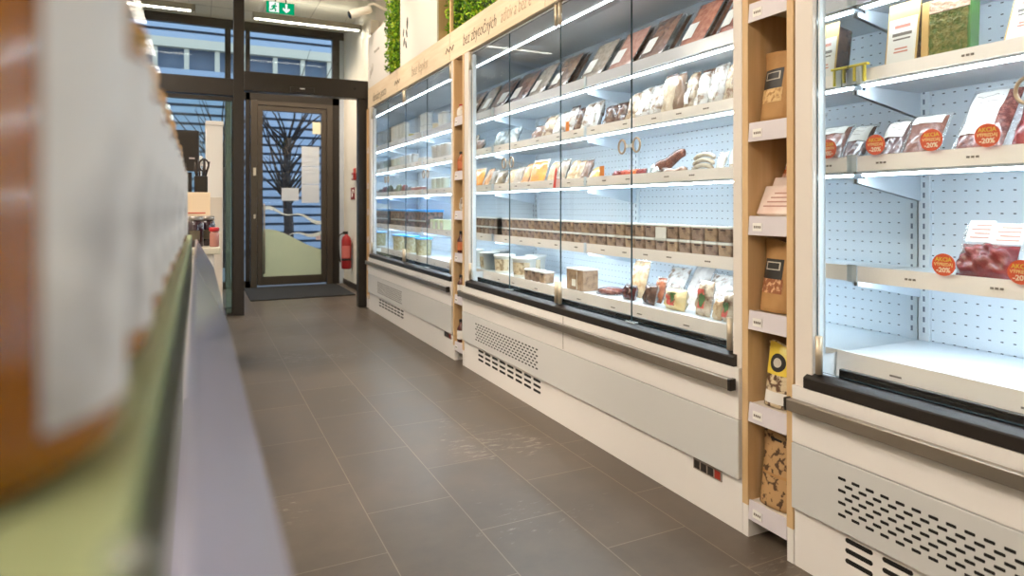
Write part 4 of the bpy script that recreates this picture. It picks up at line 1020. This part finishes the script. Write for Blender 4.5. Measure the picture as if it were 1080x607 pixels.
t = thing('card_box', 'cream cardboard box with reddish print behind the plum jars', 'box', (xat(209, 3.30), 3.30, ZC + .0006))
hb = zaty(209, 203, 3.30) - ZC
MB().box(-.065, .05, -.05, .05, 0, hb).build('carton', P('cream card', rgb(226, 204, 176), .6), t, bevel=.003)
m = MB()
for k in range(3): m.box(-.05, .01 + .01 * k, -.0512, -.0503, hb * (.35 + .12 * k), hb * (.35 + .12 * k) + .006)
m.build('printed_lines', P('red print', rgb(196, 96, 80), .6), t)
# potted dark twigs standing on the box
t = thing('twig_holder', 'black holder with dark curled twigs standing on the cream box', 'decoration', (xat(212, 3.30), 3.30, ZC + hb + .0015))
MB().box(-.028, .028, -.02, .02, 0, .075).build('holder', BLACK, t, bevel=.004)
m = MB()
for k in range(7):
    a = rnd.uniform(-.02, .02); m.tube([(a, rnd.uniform(-.012, .012), .076), (a * 1.3, 0, .10), (a * 1.6 + .006 * math.sin(k), .004, .135 + .004 * k)], [.004, .005, .0025], 6)
m.tube([(.012 + .02 * math.cos(q), 0, .125 + .028 * math.sin(q)) for q in [2 * math.pi * k / 14 for k in range(14)]], .004, 6, closed=True)
m.build('twigs', P('dark twig', rgb(44, 34, 32), .6), t)
# till screen seen from behind
t = thing('till_screen', 'black till screen on a post at the far side of the counter', 'screen', (xat(199.5, 3.55), 3.55, ZC + .0006))
MB().box(-.06, .055, -.06, .06, 0, .012).build('foot', BLACK, t, bevel=.003); MB().box(-.012, .012, -.01, .01, .0125, .34).build('post', BLACK, t)
z0 = zaty(200, 181, 3.55) - ZC; z1 = zaty(200, 138, 3.55) - ZC
MB().box(-.26, .045, -.034, -.011, z0, z1).build('screen', BLACK, t, bevel=.006); MB().box(.0, .025, -.0356, -.0345, z0 + .06, z0 + .068).build('indicator', P('pale mark', rgb(170, 160, 160), .5), t)
# tall white display cabinet and white vase with blossom
YC = 4.9
xa, xb = xat(217.5, YC), xat(235, YC)
t = thing('display_cabinet', 'tall narrow white cabinet standing before the side glass', 'cabinet', (xa, YC, 0))
zt = zaty(226, 127.5, YC)
MB().box(0, xb - xa, 0, .5, .05, zt - .03).build('body', CARDW, t, bevel=.003); MB().box(-.004, xb - xa + .004, -.004, .504, zt - .0295, zt).build('cap', CARDW, t, bevel=.002); MB().box(.01, xb - xa - .01, .02, .48, 0, .0495).build('plinth', BLACK, t)
MB().box(.004, xb - xa - .004, -.012, -.0005, .06, 1.22).build('door', P('white with painted shade', rgb(208, 198, 186), .5), t, bevel=.002)  # shade on the lower front is put into this piece's colour
t = thing('blossom_vase', 'white vase with white blossom on the counter behind twigs', 'vase', (xat(211, 3.68), 3.68, ZC + .0006))
MB().lathe([(.02, 0), (.03, .01), (.034, .10), (.03, .2), (.018, .26), (.02, .28)], n=18).build('vase', P('white ceramic', rgb(242, 238, 232), .3), t)
m = MB()
for k in range(60):
    z = rnd.uniform(.28, .43); w_ = .034 * (1 - (z - .28) / .2); a = rnd.uniform(0, 6.28); rr = rnd.uniform(0, w_)
    c = Vector((rr * math.cos(a), rr * math.sin(a), z)); q = Matrix.Rotation(rnd.uniform(0, 6.28), 3, 'X') @ Matrix.Rotation(rnd.uniform(0, 6.28), 3, 'Z')
    b = len(m.v); m.v += [tuple(c + q @ Vector(p)) for p in ((-.012, 0, 0), (0, -.008, .003), (.012, 0, 0), (0, .008, .003))]; m.face((b, b + 1, b + 2, b + 3))
m.build('blossom', P('white petals', rgb(248, 246, 240), .6), t)
# red topped bottle on a side ledge of the cabinet
t = thing('red_top_jar', 'small jar with red lid on the counter beside the white cabinet', 'jar', (xat(226, 3.03), 3.03, ZC + .0006))
MB().lathe([(.016, 0), (.019, .003), (.019, .055), (.015, .066)], n=16).build('jar', P('rosy jar', rgb(176, 120, 110), .2, coat=.4), t); MB().lathe([(.019, .0665), (.020, .068), (.020, .080), (.017, .083)], n=16).build('lid', REDM, t)

# ================================================================== vestibule fittings
REDX = P('fire red', rgb(158, 22, 28), .3, coat=.4)
t = thing('fire_extinguisher', 'red fire extinguisher with black hose hanging on the vestibule wall', 'extinguisher', (1.885, 9.20, .27))
MB().lathe([(.05, 0), (.068, .01), (.07, .03), (.07, .40), (.055, .45), (.025, .475), (.022, .49)], n=24).build('cylinder', REDX, t)
MB().lathe([(.0707, .16), (.0707, .33)], n=12, a0=R(200), a1=R(300)).build('label', P('pale red label', rgb(206, 110, 104), .4), t)
MB().lathe([(.0708, .12), (.0712, .125), (.0712, .145), (.0708, .15)], n=24).build('band', BLACK, t)
MB().box(-.05, .02, -.012, .012, .49, .53).build('valve', BLACK, t, bevel=.004)
MB().tube([(-.04, 0, .51), (-.10, -.01, .48), (-.115, -.02, .36), (-.105, -.02, .2), (-.085, -.01, .10)], .010, 8).build('hose', BLACK, t)
MB().box(.06, .084, -.02, .02, .3, .36).build('wall_mount', STEEL, t)
t = thing('fire_sign', 'square red fire hose sign on the vestibule wall', 'sign', (1.968, 9.16, 1.25), group='fire signs on the vestibule wall')
MB().box(-.004, 0, -.13, .13, 0, .17).build('plate', REDX, t)
m = MB(); m.tube([(-.005, .045 * math.cos(q) - .03, .085 + .05 * math.sin(q)) for q in [R(-60) + R(240) * k / 12 for k in range(13)]], .008, 6); m.box(-.006, -.004, .03, .07, .03, .12); m.build('pictogram', PAPER, t)
t = thing('alarm_box', 'small red alarm call point above the fire sign', 'alarm', (1.968, 8.99, 1.515), group='fire signs on the vestibule wall')
MB().box(-.045, -.002, -.055, .055, 0, .105).build('housing', REDX, t, bevel=.006); MB().box(-.047, -.0455, -.028, .028, .025, .075).build('glass_plate', PAPER, t); MB().box(-.03, 0, -.03, .03, .108, .17).build('beacon', P('red beacon', rgb(206, 96, 86), .3), t, bevel=.006); MB().box(-.0015, .0, -.05, .05, .005, .1).build('wall_mount', STEEL, t)
# exit sign under the ceiling
ye = 7.2
x0, x1 = xat(281, ye), xat(310.5, ye); z1 = zaty(281, 0.5, ye); z0 = z1 - .115
t = thing('exit_sign', 'green emergency exit sign with running figure and down arrow under ceiling', 'sign', (x0, ye, z0))
W = x1 - x0; Hh = z1 - z0
MB().box(0, W, 0, .03, 0, Hh).build('panel', EM('lit green sign face', rgb(8, 168, 112), .55), t)
MB().box(W * .10, W * .44, -.0014, -.0004, Hh * .04, Hh * .96).build('doorway', EM('lit white sign face', (1, 1, 1, 1), .62), t)
m = MB(); G = EM('lit green sign face', rgb(8, 168, 112), .55)
def seg(a, b, th):
    a = Vector((a[0] * W, a[1] * Hh)); b = Vector((b[0] * W, b[1] * Hh)); d_ = (b - a); n_ = Vector((-d_.y, d_.x)).normalized() * th * Hh * .68
    m.prism([tuple(a - n_), tuple(b - n_), tuple(b + n_), tuple(a + n_)], 'y', -.0024, -.0015)
m.prism([(W * .31 + Hh * .085 * math.cos(q), Hh * .80 + Hh * .085 * math.sin(q)) for q in [2 * math.pi * k / 14 for k in range(14)]], 'y', -.0024, -.0015)
seg((.295, .70), (.255, .42), .17); seg((.255, .45), (.33, .30), .11); seg((.33, .30), (.31, .10), .10); seg((.255, .42), (.20, .25), .11); seg((.20, .25), (.12, .22), .09); seg((.295, .66), (.38, .55), .08); seg((.29, .66), (.20, .58), .08); seg((.20, .58), (.18, .45), .07)
m.build('running_figure', G, t)
m = MB(); c0 = W * .71
m.prism([(c0 - Hh * .085, Hh * .88), (c0 - Hh * .085, Hh * .40), (c0 - Hh * .30, Hh * .52), (c0 - Hh * .30, Hh * .34), (c0, Hh * .06), (c0 + Hh * .30, Hh * .34), (c0 + Hh * .30, Hh * .52), (c0 + Hh * .085, Hh * .40), (c0 + Hh * .085, Hh * .88)], 'y', -.0014, -.0004)
m.build('down_arrow', EM('lit white sign face', (1, 1, 1, 1), 1.1), t)
MB().box(W * .3, W * .34, .01, .02, Hh, CEIL - z0 - .001).build('hanger', FRAME, t); MB().box(W * .68, W * .72, .01, .02, Hh, CEIL - z0 - .001).build('hanger', FRAME, t)
# linear luminaires across the vestibule
LUM = P('grey luminaire housing', rgb(150, 144, 134), .4, .3)
for i, (xa, xb, lb) in enumerate(((.604, 1.95, 'long grey suspended lamp above the entrance door'), (-1.4, -.03, 'long grey suspended lamp above the side glass'))):
    t = thing('linear_lamp', lb, 'lamp', ((xa + xb) / 2, 8.6, 3.49), group='suspended linear lamps in the vestibule')
    Lh = (xb - xa) / 2
    MB().prism([(-.06, 0), (-.045, .075), (.045, .075), (.06, 0), (.05, 0), (.04, .012), (-.04, .012), (-.05, 0)], 'x', -Lh, Lh).build('housing', LUM, t)
    m = MB()
    k = -Lh + .03
    while k < Lh - .05: m.box(k, k + .04, -.036, .036, .002, .0115); k += .052
    m.build('lamp_cells', EM('linear lamp cell', (1, .93, .80, 1), 9), t)
    MB().box(-Lh + .03, Lh - .03, -.03, .03, .0755, .078).build('added_uplight', EM('added lamp uplight', (1, .93, .80, 1), 4), t)  # glowing top added to the lamp to brighten the ceiling
    for s_ in (-.8, .8): MB().tube([(Lh * s_ - .08, 0, .0785), (Lh * s_, 0, CEIL - 3.49), (Lh * s_ + .08, 0, .0785)], .002, 5).build('hanging_wire', STEEL, t)
for i, (x, y) in enumerate(((.9, 9.1), (1.55, 8.0))):  # unseen downlights, added to brighten the vestibule
    t = thing('added_downlight', 'added round recessed ceiling light %s' % ('close to the entrance door' , 'just behind the inner sliding door frame')[i], 'lamp', (x, y, CEIL - .0005), group='added vestibule downlights')
    MB().lathe([(.045, 0), (.06, 0), (.06, -.008), (.045, -.004)], n=24).build('trim_ring', STEEL, t); MB().lathe([(.001, -.002), (.044, -.002)], n=20).build('added_lamp_lens', EM('added downlight lens', (1, .9, .74, 1), 20), t)
# security camera
t = thing('security_camera', 'white bullet security camera on the corner above the fascia', 'camera', (1.45, 6.9, 3.19))
m = MB(); dv = Vector((1.0, .0, .42)).normalized(); side = Vector((0, 1, 0)); upv = dv.cross(side) * -1
p0 = Vector((0, 0, 0)); p1 = dv * .24
def sq(c, s): return [c + side * (s * math.cos(q)) + upv * (s * math.sin(q)) for q in [2 * math.pi * k / 20 for k in range(20)]]
m.rings([sq(p0, .040), sq(p0 + dv * .01, .044), sq(p1 - dv * .02, .044), sq(p1, .036)]); m.build('housing', P('white camera plastic', rgb(236, 232, 222), .35), t)
MB().rings([sq(p0 - dv * .012, .034), sq(p0 - dv * .0005, .041)]).build('lens_face', P('black lens', rgb(16, 15, 15), .15), t)
MB().tube([p1 + Vector((-.03, 0, .036)), p1 + Vector((.03, 0, .06)), (.405, 0, .10)], .014, 10).build('arm', P('white camera plastic', rgb(236, 232, 222), .35), t)
MB().box(.395, .409, -.05, .05, .05, .15).build('wall_mount', P('white camera plastic', rgb(236, 232, 222), .35), t, bevel=.004)
o = MB().box(1.76, 1.859, 7.26, 7.36, 3.12, 3.275).build('junction_box', P('cream box', rgb(240, 234, 222), .5), bevel=.004); tag(o, 'cream junction box on the wall below the security camera', 'box')
# ================================================================== outside
GRND = P('wet asphalt', rgb(120, 124, 128), .6)
struct(MB().box(-12, 14, 9.91, 30, -.14, -.02).build('ground_outside', GRND))
BL = P('blue grey louvre', rgb(154, 170, 192), .45); BLD = P('dark louvre gap', rgb(112, 128, 150), .6)
t = thing('outside_building', 'blue grey louvred building across the street seen through the glass', 'building', (0, 16.0, 0))
MB().box(-9, 10, .3, 4, -.1, 9).build('wall', BLD, t)
m = MB(); z = .15
while z < 8.8:
    if not (4.12 < z < 4.62): m.prism([(.0, z), (.24, z + .10), (.24, z + .13), (.0, z + .145)], 'x', 0, 1)
    z += .205
m.v = [(-9 + vx * 19, vy, vz) for vx, vy, vz in m.v]
m.build('louvres', BL, t)
MB().box(-9, 10, -.06, .12, 4.66, 4.86).build('cornice', P('pale stone', rgb(206, 198, 180), .6), t)
for k in range(12): MB().box(-4 + k * .62, -3.9 + k * .62, .02, .12, 4.15, 4.655).build('baluster', P('pale stone', rgb(206, 198, 180), .6), t)
def tree(lb, x, y, seed):
    r = random.Random(seed); t = thing('street_tree', lb, 'tree', (x, y, -.02), group='bare street trees outside')
    m = MB()
    m.tube([(0, 0, 0), (.03, 0, .8), (-.02, .02, 1.6), (.02, 0, 2.4)], [.10, .085, .075, .06], 8)
    m.build('trunk', P('dark bark', rgb(58, 50, 48), .9), t)
    m = MB()
    for k in range(34):
        z = r.uniform(1.0, 2.4); a = r.uniform(0, 6.28); l = r.uniform(.5, 1.5); s = r.uniform(.6, 1.4)
        p = [Vector((0, 0, z))]
        for q in range(4): p.append(p[-1] + Vector((math.cos(a) * l * .18 + r.uniform(-.06, .06), math.sin(a) * l * .18 + r.uniform(-.06, .06), l * .27 * s)))
        m.tube(p, [.028, .02, .014, .008, .004], 5)
    m.build('branches', P('dark bark', rgb(58, 50, 48), .9), t)
tree('bare dark tree outside behind the entrance door glass', xat(303, 12.3), 12.3, 1)
tree('bare dark tree outside beyond the transom above the door', xat(272, 13.5) - .6, 13.5, 5)
# ================================================================== shop ceiling lamps
def ceiling_lamp(x, y, lb, power, col, L=1.2):
    t = thing('ceiling_lamp', lb, 'lamp', (x, y, CEIL - .001), group='ceiling lamps over the aisle')
    MB().box(-.09, .09, -L / 2, L / 2, -.05, 0).build('housing', LUM, t)
    MB().box(-.075, .075, -L / 2 + .02, L / 2 - .02, -.056, -.051).build('diffuser', EM('warm lamp %g' % power, col, power), t)
WARM = (1, .89, .76, 1)
for i, y in enumerate((-1.2, .9, 3.0, 5.1)):
    ceiling_lamp(-.72, y, 'long ceiling lamp beside the aisle, %s from the back wall' % ordn(i), 19, WARM)
    ceiling_lamp(-1.75, y + .4, 'long ceiling lamp behind the display shelf, %s from the back wall' % ordn(i), 52, WARM)
def spot(x, y, z, tx, ty, tz, e, size, blend=.6, col=(1, .84, .66)):
    l = bpy.data.lights.new('spot lamp', 'SPOT'); l.energy = e; l.spot_size = R(size); l.spot_blend = blend; l.color = col; l.shadow_soft_size = .05
    o = bpy.data.objects.new('spot_light', l); COL.objects.link(o); o.location = (x, y, z)
    o.rotation_euler = (Vector((tx, ty, tz)) - Vector((x, y, z))).to_track_quat('-Z', 'Y').to_euler()
for y in (3.6, 4.9, 6.3): spot(.75, y, 3.66, 1.75, y + .15, 2.75, 44, 75)
spot(.55, 2.5, 3.66, .95, 3.5, 0, 170, 46, .8)
spot(.9, 9.1, 3.74, 1.35, 9.3, 0, 120, 120, .8)  # beam of the added downlight near the door
spot(1.55, 8.0, 3.74, 1.6, 8.4, 0, 60, 130, .8)  # beam of the added downlight behind the inner frame
# daylight
w = bpy.data.worlds.new('World'); sc.world = w; w.use_nodes = True
nt = w.node_tree; nt.nodes.clear()
out = nt.nodes.new('ShaderNodeOutputWorld'); bg = nt.nodes.new('ShaderNodeBackground'); bg.inputs[0].default_value = (.62, .79, 1, 1); bg.inputs[1].default_value = 1.15
nt.links.new(bg.outputs[0], out.inputs[0])
# ================================================================== camera
cam = bpy.data.cameras.new('camera'); co = bpy.data.objects.new('camera', cam); COL.objects.link(co)
cam.sensor_width = 36; cam.lens = F / 1080 * 36; cam.clip_start = .01
cam.shift_y = -(303.5 - HV) / 1080
co.location = (0, 0, H); co.rotation_euler = (R(90), 0, -AZ)
cam.dof.use_dof = True; cam.dof.focus_distance = 2.6; cam.dof.aperture_fstop = 3.4
sc.camera = co
sc.view_settings.view_transform = 'Standard'; sc.view_settings.look = 'None'; sc.view_settings.gamma = 1; sc.view_settings.use_curve_mapping = False
sc.view_settings.exposure = 0.8
sc.cycles.use_denoising = True
sc.cycles.transparent_max_bounces = 24; sc.cycles.max_bounces = 8; sc.cycles.caustics_reflective = False; sc.cycles.caustics_refractive = False
sc.cycles.sample_clamp_indirect = 6
